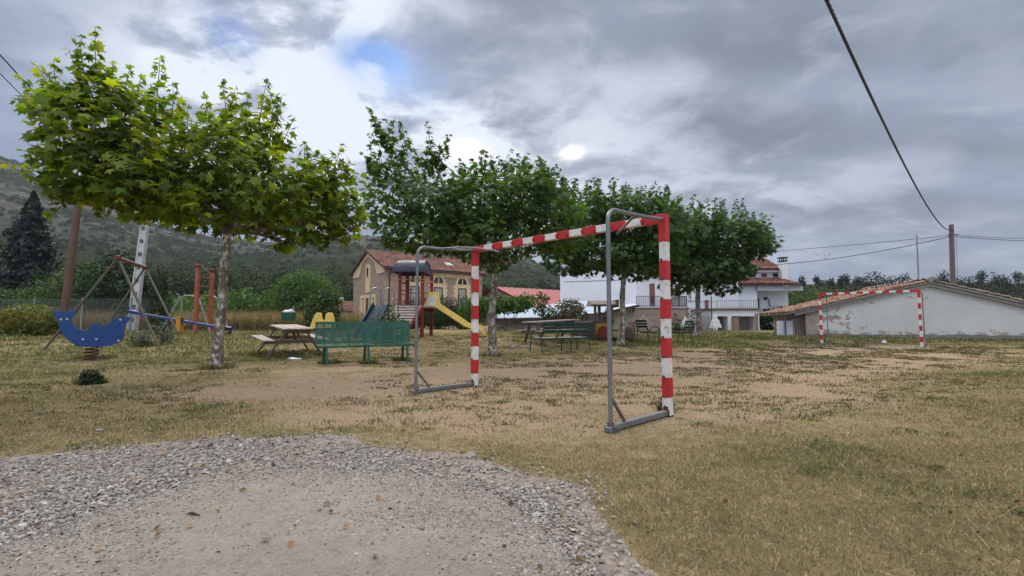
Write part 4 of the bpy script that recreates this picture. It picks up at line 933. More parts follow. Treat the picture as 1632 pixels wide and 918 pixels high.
def barn():
    D0 = 50; b = onground(35 / F * D0, D0); t = thing('barn', 'tan barn with a low-pitched bright red sheet roof', 'barn', b, math.radians(37)); W, L, ze, zr = 14, 26, 2.05, 4.5
    mb = MB(); mb.extrude([(0, 0, -.3), (0, W, -.3), (0, W, ze), (0, W / 2, zr), (0, 0, ze)], (L, 0, 0)); mb.build('wall', M['plaster_tan'], t)
    a = math.atan2(zr - ze, W / 2); mb = MB(); N = 90
    for s in (0, 1):
        vs = []; 
        for i in range(N + 1):
            x = -.3 + (L + .6) * i / N; dz = .05 * (i % 3 == 0)
            y0 = -.4 if s == 0 else W + .4; vs += [(x, y0, ze - .4 * math.tan(a) + .08 + dz), (x, W / 2, zr + .08 + dz)]
        fs = [(2 * i, 2 * i + 2, 2 * i + 3, 2 * i + 1) for i in range(N)]; mb.add(vs, fs)
    r = mb.build('roof', M['barn_red'], t)
    mb = MB()
    for s in (0, 1):
        y0 = -.4 if s == 0 else W + .4; mb.beam((-.36, y0, ze - .4 * math.tan(a) + .06), (-.36, W / 2, zr + .08), .12, .24)
    mb.beam((-.3, -.44, ze - .38), (L, -.44, ze - .38), .1, .14); mb.build('verge_trim', M['barn_edge'], t)
    window(t, wallmap('y', 0), 9, 10.2, .9, 1.7, 'dark_trim')
barn()

def white_houses():
    # tall blank party wall
    Y = 40; b = onground(4.06, Y); bz = b.z; t = thing('white_gable_house', 'big white house with a blank windowless gable wall', 'house', b, math.radians(-7)); W = at(1012, 500, Y).x - 4.06
    zl = at(893, 440, Y).z - bz; zt = at(960, 418, Y).z - bz
    mb = MB(); mb.extrude([(0, 0, -.3), (W, 0, -.3), (W, 0, zl + .1), (W * .55, 0, zt), (W * .12, 0, zl + .42), (0, 0, zl)], (0, 9, 0)); mb.build('wall', M['plaster'], t, .04)
    mb = MB(); mb.beam((.3, -.012, zl - .5), (W - .1, -.012, zl - .35), .02, .03); mb.tube([(0, -.05, 1.9), (W, -.05, 1.95)], .02, 5); mb.build('wall_cable', M['dark_trim'], t)
    mb = MB(); mb.extrude([(W * .10, -.1, zl + .40), (W * .55, -.1, zt + .02), (W + .1, -.1, zl + .12), (W + .1, -.1, zl + .3), (W * .55, -.1, zt + .2), (W * .10, -.1, zl + .55)], (0, 9.2, 0)); mb.build('roof', M['brown_trim'], t)
    # middle house
    Y = 43; x0 = at(1009, 500, Y).x; x1 = at(1178, 500, Y).x; b = onground(x0, Y); bz = b.z; W = x1 - x0; t = thing('white_terrace_house', 'white house with a brown shuttered door opening onto a railed terrace', 'house', b)
    ze = at(1100, 436, Y).z - bz
    mb = MB(); mb.span((0, 0, -.3), (W, 8, ze)); mb.build('wall', M['plaster_house'], t)
    rf = MB(); rf.extrude([(-.1, -.35, ze + .01), (-.1, 4, ze + 1.7), (-.1, 8.3, ze + .01), (-.1, 8.3, ze + .14), (-.1, 4, ze + 1.85), (-.1, -.35, ze + .14)], (W + .2, 0, 0)); r = rf.build('roof', M['brown_trim'], t)
    a = math.atan2(1.7, 4.35); tiles('tile', (-.1, -.4, ze + .16), (1, 0, 0), (0, math.cos(a), math.sin(a)), int(W / .25), 11, M['tile_brown'], r)
    wm = wallmap('x', 0); X = lambda px: at(px, 500, Y).x - x0; Zz = lambda py, px=1100: at(px, py, Y).z - bz
    mb = MB(); panel(mb, rect(X(1036), X(1044), Zz(487), Zz(452)), wm, .001, .09); f = mb.build('door', M['shutter'], t); mb = MB(); panel(mb, rect(X(1036.8), X(1043), Zz(483), Zz(473)), wm, .091, .10); mb.build('pane', M['glass'], f)
    window(t, wm, X(1074), X(1083), Zz(473), Zz(461)); window(t, wm, X(1097), X(1103), Zz(478), Zz(466))
    window(t, wm, X(1147), X(1153), Zz(470), Zz(458))
    mb = MB(); mb.span((X(1124), -.12, 0), (X(1129), -.001, Zz(478))); mb.build('drain_pillar', M['shutter'], t)
    mb = MB()
    for py in (481, 492, 503, 514): mb.span((X(1099), -.022, Zz(py)), (X(1140), -.001, Zz(py) + .035))
    mb.build('wall_lines', M['garage_grey'], t)
    # terrace on sandstone block wall
    Y2 = 37; xa = at(1011, 510, Y2).x; xb = at(1098, 510, Y2).x; b = onground(xa, Y2); t2 = thing('block_terrace', 'terrace with black railing on a sandstone block wall', 'terrace', b); zt = at(1050, 491, Y2).z - b.z
    mb = MB(); mb.span((0, 0, -.3), (xb - xa, 5.5, zt)); mb.build('wall', M['block'], t2); mb = MB(); mb.span((-.08, -.08, zt + .002), (xb - xa + .08, 5.6, zt + .1)); mb.build('coping', M['fascia'], t2)
    railing(t2, (.2, .1, 0), (xb - xa - .1, .1, 0), zt + .1, at(1050, 472, Y2).z - b.z); railing(t2, (xb - xa - .1, .16, 0), (xb - xa - .1, 5.2, 0), zt + .1, at(1050, 472, Y2).z - b.z)
    # garages
    Y3 = 38; xa = at(1140, 510, Y3).x; xb = at(1210, 510, Y3).x; b = onground(xa, Y3); t3 = thing('garage_block', 'whitewashed garage block with two dark openings and a worn brick pillar under a railed roof', 'garage', b); W = xb - xa; Zb = lambda py: at(1170, py, Y3).z - b.z; Xb = lambda px: at(px, 510, Y3).x - xa
    zt = Zb(494); zo = Zb(504)
    mb = MB(); mb.span((0, 0, zo), (W, 6, zt)); mb.span((0, 0, -.2), (Xb(1143.5), 6, zo)); mb.span((Xb(1160), .0, -.2), (Xb(1166), 4, zo)); mb.span((Xb(1203), 0, -.2), (W, 6, zo)); mb.span((Xb(1143.5), 2.4, -.2), (Xb(1160), 2.6, zo)); mb.span((Xb(1175), 1.0, -.2), (Xb(1203), 1.2, zo))
    mb.build('wall', M['plaster_house'], t3)
    mb = MB(); mb.span((Xb(1166), -.25, -.2), (Xb(1175), .3, Zb(506))); mb.build('pillar', M['brick_raw'], t3); mb = MB(); mb.span((Xb(1203.5), -.04, -.1), (Xb(1208), -.001, Zb(500))); mb.build('worn_patch', M['brick_raw'], t3)
    mb = MB(); mb.span((Xb(1151), 2.34, -.1), (Xb(1159), 2.399, Zb(514))); mb.build('door', M['dark_trim'], t3); mb = MB(); mb.span((Xb(1176), .93, -.1), (Xb(1202), .999, zo - .02)); mb.build('garage_door', M['garage_grey'], t3)
    mb = MB(); mb.span((-.1, -.15, zt + .002), (W + .1, 6, zt + .12)); mb.build('roof_slab', M['brown_trim'], t3); railing(t3, (.1, -.05, 0), (W - .1, -.05, 0), zt + .12, Zb(479), 'gal_fence', .16)
    # right house
    Y4 = 45; xa = at(1192, 500, Y4).x; b = onground(xa, Y4); t4 = thing('white_porch_house', 'two-storey white house with brown tiled roofs, a tall chimney and a covered porch', 'house', b); X4 = lambda px, dy=0: at(px, 480, Y4 + dy).x - xa; Z4 = lambda py: at(1235, py, Y4).z - b.z
    ze = Z4(456)
    mb = MB(); mb.span((-1.8, 1.6, -.2), (X4(1272), 8, ze)); mb.span((-1.8, 0, -.2), (X4(1207), 1.598, ze)); mb.span((X4(1207), 0, -.2), (X4(1272), 1.598, Z4(504))); mb.build('wall', M['plaster_house'], t4)
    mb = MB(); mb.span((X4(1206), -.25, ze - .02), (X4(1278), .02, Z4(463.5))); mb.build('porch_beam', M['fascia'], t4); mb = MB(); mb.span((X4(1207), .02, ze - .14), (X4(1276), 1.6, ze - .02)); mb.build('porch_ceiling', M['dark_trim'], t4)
    # lower roof
    zr = Z4(441); mb = MB(); mb.extrude([(-1.9, -.5, ze + .01), (-1.9, 3.4, zr), (-1.9, 3.4, zr + .13), (-1.9, -.5, ze + .14)], (X4(1275) + 1.9, 0, 0)); r = mb.build('roof', M['brown_trim'], t4); a = math.atan2(zr - ze, 3.9)
    tiles('tile', (-1.9, -.55, ze + .17), (1, 0, 0), (0, math.cos(a), math.sin(a)), int((X4(1275) + 1.9) / .25), 9, M['tile_brown'], r)
    # upper storey
    zu = Z4(427); mb = MB(); mb.span((-2.5, 3.2, zr - .8), (X4(1247, 3.2), 8.5, zu)); mb.build('upper_wall', M['plaster_house'], t4)
    mb = MB(); mb.extrude([(-2.8, 2.7, zu + .01), (-2.8, 5.9, zu + 1.5), (-2.8, 9, zu + .01), (-2.8, 9, zu + .14), (-2.8, 5.9, zu + 1.64), (-2.8, 2.7, zu + .14)], (X4(1249, 2.7) + 2.8, 0, 0)); r2 = mb.build('upper_roof', M['brown_trim'], t4); a = math.atan2(1.5, 3.2)
    tiles('tile', (-2.8, 2.65, zu + .17), (1, 0, 0), (0, math.cos(a), math.sin(a)), int((X4(1249, 2.7) + 2.8) / .25), 8, M['tile_brown'], r2)
    wm = wallmap('x', 3.2)
    for px in (1197, 1215, 1233): s = X4(px, 3.2); window(t4, wm, s - .0, s + .55, zr + .25, zu - .2, 'shutter', bars=0)
    mb = MB(); c = X4(1246, 2.5); mb.span((c - .05, 2.2, zr - 1.0), (c + .55, 2.8, Z4(413))); ch = mb.build('chimney', M['plaster_house'], t4)
    mb = MB(); mb.box((c + .25, 2.5, Z4(411)), (.72, .72, .08)); 
    for dx in (-.22, .22):
        for dy in (-.22, .22): mb.box((c + .25 + dx, 2.5 + dy, Z4(411) + .17), (.08, .08, .26))
    mb.box((c + .25, 2.5, Z4(411) + .34), (.76, .76, .09)); mb.build('chimney_cap', M['dark_trim'], ch)
    wm = wallmap('x', 1.6); window(t4, wm, X4(1217), X4(1224), Z4(490), Z4(474), 'dark_trim', bars=0, name='door'); window(t4, wm, X4(1237), X4(1243), Z4(488), Z4(474)); 
    mb = MB(); mb.span((X4(1232), 1.35, Z4(477)), (X4(1236), 1.598, Z4(472))); mb.build('wall_lamp', M['dark_trim'], t4)
    mb = MB(); mb.span((X4(1206), .05, Z4(505)), (X4(1252), -.6, Z4(503))); mb.build('balcony', M['fascia'], t4); railing(t4, (X4(1222), -.55, 0), (X4(1252), -.55, 0), Z4(503), Z4(488), 'dark_trim', .3)
    mb = MB()
    for i in range(26): mb.sphere((X4(1212) + random.uniform(0, 1.6), -.4 + random.uniform(-.15, .15), Z4(500) + random.uniform(-.2, .35)), random.uniform(.08, .2), 6, 4)
    mb.build('plant_boxes', F_DARK, t4)
white_houses()

def corrugated(mb, p00, p10, p01, p11, n, amp=.03, m=0):
    """wavy sheet: p00-p10 eave, p01-p11 top"""
    p00, p10, p01, p11 = map(V3, (p00, p10, p01, p11)); nr = (p10 - p00).cross(p01 - p00).normalized(); vs = []
    for i in range(n + 1):
        d = nr * amp * math.cos(i * math.pi * .5 * 1.0); s = i / n; vs += [p00.lerp(p10, s) + d, p01.lerp(p11, s) + d]
    mb.add(vs, [(2 * i, 2 * i + 2, 2 * i + 3, 2 * i + 1) for i in range(n)], m, True)
def blue_shed():
    Y = 30; xa = at(783, 508, Y).x; b = onground(xa, Y); t = thing('low_shed', 'low stone shed with a pale blue corrugated sheet roof behind the picnic benches', 'shed', b); X = lambda px: at(px, 508, Y).x - xa; Z = lambda py, Yy=Y: at(850, py, Yy).z - b.z
    zf = Z(508); mb = MB(); mb.extrude([(0, 0, -.3), (X(960), 0, -.3), (X(960), 0, Z(502)), (X(880), 0, Z(507)), (0, 0, zf)], (0, 5.5, 0)); mb.build('wall', M['greystone'], t)
    mb = MB(); corrugated(mb, (-.15, -.3, zf + .04), (X(880), -.3, Z(506.5) + .04), (.5, 6.3, Z(499, 36)), (X(880) + 1.2, 6.3, Z(484, 36) + .1), 120); 
    corrugated(mb, (X(880), -.34, Z(506) + .09), (X(962), -.34, Z(499) + .05), (X(880) + 1.0, 6.3, Z(484, 36) + .16), (X(962) + 1.6, 6.3, Z(484, 36) + .25), 90)
    mb.build('roof', M['sheet'], t)
    mb = MB(); mb.beam((-.15, -.28, zf - .03), (X(880), -.28, Z(506.5) - .03), .04, .09); mb.beam((X(880), -.28, Z(506.5) - .0), (X(962), -.28, Z(499) - .03), .04, .12); mb.build('eave_board', M['dark_trim'], t)
    wm = wallmap('x', 0); window(t, wm, X(794), X(801), Z(519), Z(515) , 'concrete', bars=1)
    mb = MB(); panel(mb, rect(X(819), X(836), Z(527), Z(513)), wm, .001, .06); mb.build('door', M['wood'], t)
    mb = MB(); mb.extrude([(X(885), -.04, -.1), (X(925), -.04, -.1), (X(940), -.04, Z(505)), (X(885), -.04, Z(508))], (0, .038, 0)); mb.build('dark_boarding', M['wood'], t)
    # lean-to further right
    Y = 34; xa = at(955, 508, Y).x; b = onground(xa, Y); t = thing('lean_to', 'tan rendered lean-to with a dark-edged sheet roof rising towards the block wall', 'shed', b); X = lambda px: at(px, 508, Y).x - xa; Z = lambda py: at(980, py, Y).z - b.z
    mb = MB(); mb.extrude([(0, 0, -.3), (X(1012), 0, -.3), (X(1012), 0, Z(492)), (0, 0, Z(500))], (0, 3, 0)); mb.build('wall', M['plaster_tan'], t)
    mb = MB(); corrugated(mb, (-.4, -.5, Z(500)), (X(1016), -.5, Z(486)), (-.4, 3, Z(491)), (X(1016), 3, Z(480)), 70); mb.build('roof', M['sheet'], t)
    mb = MB(); mb.beam((-.4, -.5, Z(501.5)), (X(1016), -.5, Z(487.5)), .06, .16); mb.beam((X(1008), -.3, Z(498)), (X(1008), -.3, Z(487)), .1, .1); mb.build('eave_board', M['dark_trim'], t)
    mb = MB(); mb.span((X(984), -.12, Z(501.5)), (X(1012), -.001, Z(500))); mb.build('ledge', M['fascia'], t)
    window(t, wallmap('x', 0), X(961), X(968), Z(512), Z(505), 'wood')
blue_shed()

def tiled_shed():
    Yl = 24; RZ = math.radians(-17); x0 = .616 * Yl; b = onground(x0, Yl); bz = b.z; t = thing('tiled_shed', 'long low shed with peeling white gable wall and old clay tile roof', 'shed', b, RZ)
    Xp = lambda px: (Yl * (px - CX) / F - x0) / (math.cos(RZ) - math.sin(RZ) * (px - CX) / F); Zp = lambda py, px=1481: at(px, py, Yl + Xp(px) * math.sin(RZ)).z - bz
    xr = Xp(1481); zr = Zp(455); xl = 0; slope = (zr - Zp(498, 1283)) / xr; sR = (zr - Zp(489, 1632)) / (Xp(1632) - xr); zR = 1.0; xR = xr + (zr - zR) / sR
    zl = zr - slope * xr
    # wall with peeling plaster: procedural
    m, nt, bb = mk('peeling_plaster'); v = coordn(nt); sp_ = nt.nodes.new('ShaderNodeSeparateXYZ'); nt.links.new(v, sp_.inputs[0])
    n1 = noisen(nt, v, 1.9, 8, .66, (1, 1, 1.5), .4); n2 = noisen(nt, v, 2.6, 6, .65, (1, 1, 2.2)); n3 = noisen(nt, v, .35, 4, .6); n4 = noisen(nt, v, 14, 5)
    base_c = mixn(nt, rampn(nt, n3, .3, .7), (.58, .58, .535), (.48, .485, .45)); base_c = mixn(nt, mathn(nt, 'MULTIPLY', rampn(nt, n4, .4, .8), .12), base_c, (.3, .3, .28))
    leftm = mathn(nt, 'ADD', rampn(nt, sp_.outputs[0], 3.4, .6, 0., .6), rampn(nt, sp_.outputs[0], 1.0, .1, 0., .6)); f1 = rampn(nt, mathn(nt, 'ADD', n1, mathn(nt, 'MULTIPLY', leftm, .24)), .64, .66)
    lowm = rampn(nt, sp_.outputs[2], .62, .12); f2 = rampn(nt, mathn(nt, 'ADD', n2, mathn(nt, 'MULTIPLY', lowm, .22)), .70, .715)
    rawc = mixn(nt, rampn(nt, n2, .35, .6), (.27, .185, .14), (.33, .28, .235)); c = mixn(nt, mathn(nt, 'MAXIMUM', f1, f2), base_c, rawc)
    foot = rampn(nt, mathn(nt, 'ADD', sp_.outputs[2], mathn(nt, 'MULTIPLY', n1, -.16)), .12, .03); c = mixn(nt, foot, c, (.14, .13, .11))
    nt.links.new(c, bb.inputs['Base Color']); bb.inputs['Roughness'].default_value = .95; bumpn(nt, bb, mathn(nt, 'MAXIMUM', f1, f2), -.5, .02)
    mb = MB(); mb.extrude([(0, 0, -.4), (xR, 0, -.4), (xR, 0, zR), (xr, 0, zr), (0, 0, zl)], (0, 7, 0)); mb.build('wall', m, t)
    mb = MB(); mb.span((-.02, -.10, -.3), (xR, -.001, .08)); mb.build('plinth', M['concrete'], t)
    # raked cornice on the gable
    mb = MB(); e = .14
    mb.extrude([(-.5, -.14, zl - .5 * slope - .04), (xr, -.14, zr - .04), (xr, -.14, zr + .10), (-.5, -.14, zl - .5 * slope + .10)], (0, .139, 0)); mb.extrude([(xr, -.139, zr - .04), (xR, -.139, zR - .04), (xR, -.139, zR + .10), (xr, -.139, zr + .10)], (0, .138, 0)); mb.build('verge_cornice', M['concrete'], t)
    a = math.atan(slope); a2 = math.atan(sR); xo = -.85
    rf = MB(); rf.extrude([(xo, -.2, zl + xo * slope + .11), (xr, -.2, zr + .11), (xR + .2, -.2, zR + .11 - .2 * sR), (xR + .2, -.2, zR + .19 - .2 * sR), (xr, -.2, zr + .19), (xo, -.2, zl + xo * slope + .17)], (0, 7.4, 0)); roof = rf.build('roof', M['greystone'], t)
    L1 = (xr - xo) / math.cos(a); nv = int(L1 / .40)
    tiles('tile', (xo - .05, 7.2, zl + (xo - .05) * slope + .19), (0, -1, 0), (math.cos(a), 0, math.sin(a)), 33, nv + 1, M['tile_old'], roof, .225, .40, None, .02)
    L2 = (xR - xr) / math.cos(a2); tiles('lichened_tile', (xR + .2, 7.2, zR - .2 * sR + .20), (0, -1, 0), (-math.cos(a2), 0, math.sin(a2)), 33, int(L2 / .4) + 1, M['tile_grey'], roof, .225, .40, None, .02)
    mb = MB(); mb.tube([(xr, -.25, zr + .26), (xr, 7.2, zr + .26)], .12, 8); mb.build('ridge_cap', M['concrete'], roof)
    # open lean end at the left: white board and raw wall
    mb = MB(); xl0 = Xp(1240); mb.span((xl0, .4, -.1), (Xp(1265), .46, zl - .42)); mb.build('board', M['plaster_house'], t)
    mb = MB(); mb.beam((Xp(1253), .32, -.1), (Xp(1253), .32, zl - .25), .06, .06); mb.beam((xo + .1, .3, zl + xo * slope - .02), (0, .3, zl + xo * slope + .0), .1, .12); mb.build('post', M['pole_grey'], t)
    mb = MB(); mb.span((Xp(1266), .5, -.1), (Xp(1283) - .003, .7, zl - .3)); mb.build('side_wall', M['plaster_tan'], t)
    mb = MB()
    for i in range(5): x = Xp(1267) + i * .12; mb.span((x, .40, 0), (x + .06, .498, zl - .4))
    mb.build('side_boards', M['wood_top'], t)
    mb = MB(); mb.span((Xp(1277), .42, .0), (Xp(1283) - .004, .498, zl - .45)); mb.build('raw_patch', M['brick_raw'], t)
tiled_shed()
# ------------------------------------------------------------ near goal and its far twin
def make_goal(label):
    ang = math.atan2(-.717, .697); mid = Vector(((1.5925 - .555) / 2, (4.93 + 7.14) / 2, 0))
    t = thing('handball_goal', label, 'goal', mid, ang, 'handball goals on the dry field')
    for s in (1, -1):
        x = s * 1.54; mb = MB(); z = 2.08; k = 0
        while z > .001:
            h = .29 if k == 0 else .2
            if z - h < .05: h = z
            w = .084 if k % 2 == 0 else .08
            mb.span((x - w / 2, -w / 2, z - h), (x + w / 2, w / 2, z), k % 2); z -= h; k += 1
        # hook heads at the band joints
        p = mb.build('post', [M['red_paint'], M['white_paint']], t, .004)
        z = 1.79 - .2; k = 0
        while z > .1:
            for zz in (z + .012, z - .2 + .012):
                if zz > .15: hb = MB(); hb.tube([(x - .012, -.040, zz), (x - .012, -.062, zz)], .012, 8); hb.tube([(x - .012, -.058, zz), (x - .012, -.068, zz), (x - .012, -.07, zz + .014)], .005, 6); hb.build('net_hook', M['bolt'], p)
            z -= .4
        fb = MB(); fb.span((x - .046, -.046, 0), (x + .046, .046, .012)); fb.box((x - .005, -.045, .07), (.05, .010, .07), Matrix.Rotation(.25, 3, 'Y')); fb.box((x + .02, -.044, .04), (.035, .010, .06)); fb.build('rusty_foot', M['rust'], p, .003)
        # back stay
        st = MB(); bx = x - s * .0; pts = [(bx, -1.02, .03), (bx, -1.02, .5), (bx, -1.02, 1.0), (bx, -1.02, 1.5), (bx, -1.02, 1.86)]
        for i in range(1, 8): a = math.pi / 2 * i / 7; pts.append((bx, -1.02 + .12 * (1 - math.cos(a)), 1.86 + .12 * math.sin(a)))
        pts += [(bx, -.7, 1.985), (bx, -.3, 2.005), (bx, -.03, 2.03)]
        st.tube(pts, .020, 12); st.build('back_stay', M['galv'], t)
        cb = MB(); q = []
        for i in range(9): a = i / 8; q.append((bx - s * .56 * a ** 1.6, -.62 + .60 * (1 - (1 - a) ** 1.0) * (1 if a < 1 else 1), 1.99 - .0 * a + .035 * math.sin(a * math.pi) - .04 * a ** 3))
        cb.tube(q, .014, 10); cb.build('corner_brace', M['galv'], t)
        bb = MB(); bb.span((bx - .028, -1.0, .012), (bx + .028, -.05, .062)); bb.span((bx - .035, -1.07, .004), (bx + .035, -.94, .05)); bb.build('base_bar', M['galv'], t, .006)
        sr = MB(); sr.beam((bx, -1.01, .30), (bx, -.80, .06), .022, .022); sr.tube([(bx, -1.02, .02), (bx, -1.02, .085)], .030, 10); sr.tube([(bx - .06, -1.03, .05), (bx + .06, -1.03, .05)], .010, 8); sr.tube([(bx - .035, -.96, .055), (bx - .035, -.96, .09)], .013, 8); sr.build('foot_clamp', M['bolt'], t)
    mb = MB(); hs = []
    for i in range(15):
        x0 = -1.5 + i * .2; red = i % 2 == 0; w = .088 if red else .08
        a = x0 + (.002 if i == 0 else 0); e = x0 + .2 - (.002 if i == 14 else 0); mb.span((a, -w / 2, 2.04 - w / 2), (e, w / 2, 2.04 + w / 2), 0 if red else 1)
        if red:
            for xx in (x0 + .012, x0 + .188):
                if -1.42 < xx < 1.42: hb = MB(); hb.tube([(xx, -.045, 2.035), (xx, -.066, 2.035)], .015, 8); hb.box((xx, -.048, 2.035), (.03, .006, .055)); hs.append(hb)
    c = mb.build('crossbar', [M['red_paint'], M['white_paint']], t, .004); 
    for hb in hs: hb.build('net_hook', M['red_paint'], c)
    return t
goal = make_goal('big near red and white goal frame with grey tube stays on the dry field')
goal2 = copy_tree(goal); goal2['label'] = 'smaller distant red and white goal frame in front of the peeling white shed'
p1 = Vector((14.73, 17.1, 0)); p2 = Vector((12.5, 19.4, .06)); mid = (p1 + p2) / 2; goal2.location = (mid.x, mid.y, .01); goal2.rotation_euler = (0, 0, math.atan2(p1.y - p2.y, p1.x - p2.x) + math.pi)

# ------------------------------------------------------------ perforated bench
def perforated_bench():
    p = Vector((-.409 * 10.7, 10.7, 0)); t = thing('park_bench', 'long emerald green metal bench with a square-holed back, beside the wooden picnic table', 'bench', p, math.radians(28)); L = 2.1
    tilt = Matrix.Rotation(math.radians(-10), 3, 'X')
    def grid(z0, z1, y0, rot, name):
        mb = MB(); o = Vector((0, y0, .43)); n = 6
        w = L / n; T = lambda v: o + rot @ Vector(v)
        for i in range(n + 1): x = i * w; mb.box(T((x, 0, (z0 + z1) / 2)), (.075 if 0 < i < n else .05, .008, z1 - z0), rot)
        for z in (z0, z1): mb.box(T((L / 2, 0, z)), (L + .05, .02, .045), rot)
        rows = 15
        for j in range(1, rows): z = z0 + (z1 - z0) * j / rows; mb.box(T((L / 2, 0, z)), (L, .0045, .0145), rot)
        cols = 70
        for i in range(cols): x = L * (i + .5) / cols; mb.box(T((x, 0, (z0 + z1) / 2)), (.0140, .0062, z1 - z0), rot)
        return mb.build(name, M['green_metal'], t)
    grid(.04, .50, 0, tilt, 'backrest')
    mb = MB(); 
    mb.box((L / 2, -.24, .425), (L + .04, .42, .012)); mb.box((L / 2, -.455, .405), (L + .04, .02, .05)); mb.box((L / 2, -.03, .41), (L + .04, .03, .04)); mb.build('seat', M['green_metal'], t, .004)
    for x in (.16, L / 2, L - .16):
        mb = MB(); mb.beam((x, -.42, .40), (x + .02, -.46, -.01), .05, .05); mb.build('leg', M['green_metal'], t, .004)
        mb = MB(); mb.beam((x, -.06, .40), (x, -.02, -.01), .05, .05); mb.beam((x, .0, .40), (x, .08, .9), .03, .03); mb.build('leg', M['green_metal'], t, .004)
        mb = MB(); mb.beam((x, -.42, .385), (x, -.05, .385), .04, .03); mb.build('seat_bearer', M['green_metal'], t)
perforated_bench()

def picnic_table(label, p, rz, L=1.9):
    t = thing('picnic_table', label, 'picnic table', p, rz, 'wooden picnic tables with fixed benches')
    mb = MB(); n = 5
    for i in range(n): x = -.38 + .76 * (i + .5) / n; mb.box((x, L / 2, .74 + random.uniform(-.003, .003)), (.76 / n - .008, L + random.uniform(-.02, .02), .042))
    mb.build('tabletop', M['wood_top'], t, .005)
    for s in (-1, 1):
        mb = MB()
        for k in (0, 1): mb.box((s * (.64 + .14 * k), L / 2, .44), (.13, L, .042))
        mb.build('bench_seat', M['wood_top'], t, .005)
    for y in (.22, L - .22):
        mb = MB(); mb.box((0, y, .40), (1.62, .045, .10)); mb.box((0, y, .675), (.74, .045, .09)); mb.build('crossbeam', M['wood'], t, .004)
        for s in (-1, 1): mb = MB(); mb.beam((s * .22, y + .046, .72), (s * .70, y + .046, -.02), .045, .11, up=(0, 1, 0)); mb.build('leg', M['wood'], t, .004)
    for y0, y1 in ((.26, .75), (L - .26, L - .75)): mb = MB(); mb.beam((0, y0, .38), (0, y1, .70), .06, .045); mb.build('brace', M['wood'], t)
    t.rotation_euler = (.05, 0, rz)
    return t
picnic_table('weathered brown wooden picnic table beside the long green bench', Vector((-5.7, 12.75, float(g(-5.9, 13)))) , math.radians(36.9))
picnic_table('pale-topped wooden picnic table behind the slatted green bench', onground(.55, 16.6), math.radians(-62), 2.0)

def tube_bench(name, label, cat, p, rz, L, nsec, group=None, pale=True):
    """green tube hoops at the ends, curved slatted back sections; faces +y"""
    t = thing(name, label, cat, p, rz, group)
    for x in (0, L):
        mb = MB(); pts = [(x, .33, -.01), (x, .27, .35)]
        for i in range(9): a = math.pi * i / 8; pts.append((x, .02 + .24 * math.cos(a), .50 + .13 * math.sin(a)))
        pts += [(x, -.26, .3), (x, -.33, -.01)]; mb.tube(pts, .019, 8); mb.build('leg_hoop', M['dark_green'], t)
    w = L / nsec
    for k in range(nsec):
        x0 = k * w + .02; x1 = (k + 1) * w - .02
        mb = MB(); 
        for z, y, h in ((.84, -.36, .085), (.735, -.335, .07), (.63, -.31, .085)): mb.box(((x0 + x1) / 2, y, z), (x1 - x0, .022, h), Matrix.Rotation(.22, 3, 'X'))
        for x in (x0 + .01, x1 - .01): mb.tube([(x, -.37, .87), (x, -.32, .66), (x, -.27, .52), (x, -.18, .435), (x, .0, .415), (x, .22, .425)], .015, 6)
        mb.build('backrest', M['dark_green'], t)
        mb = MB(); mb.box(((x0 + x1) / 2, .02, .43), (x1 - x0 + .03, .42, .025)); mb.build('seat', M['seat_pale' if pale else 'dark_green'], t, .006)
    for x in ([L * .62] if nsec > 1 else []): mb = MB(); mb.tube([(x, .2, .42), (x, .24, -.01)], .018, 8); mb.tube([(x, -.2, .42), (x, -.26, -.01)], .018, 8); mb.build('leg', M['dark_green'], t)
    mb = MB(); mb.tube([(0, -.1, .40), (L, -.1, .40)], .018, 6); mb.tube([(0, .15, .40), (L, .15, .40)], .018, 6); mb.build('frame', M['dark_green'], t)
    return t
tube_bench('slatted_bench', 'dark green three-section slatted bench with hoop armrests in front of the pale picnic table', 'bench', Vector((.72, 14.25, float(g(.7, 14.3)))), math.radians(33), 1.85, 3)
tube_bench('garden_chair', 'dark green hoop-armed metal chair, left of the tall right goalpost', 'chair', gp(1024, 546), math.radians(-62), .62, 1, 'green metal chairs behind the goal', False)
tube_bench('garden_chair', 'dark green metal chair with slatted back just right of the tall right goalpost', 'chair', gp(1079, 547), math.radians(40), .62, 1, 'green metal chairs behind the goal', False)

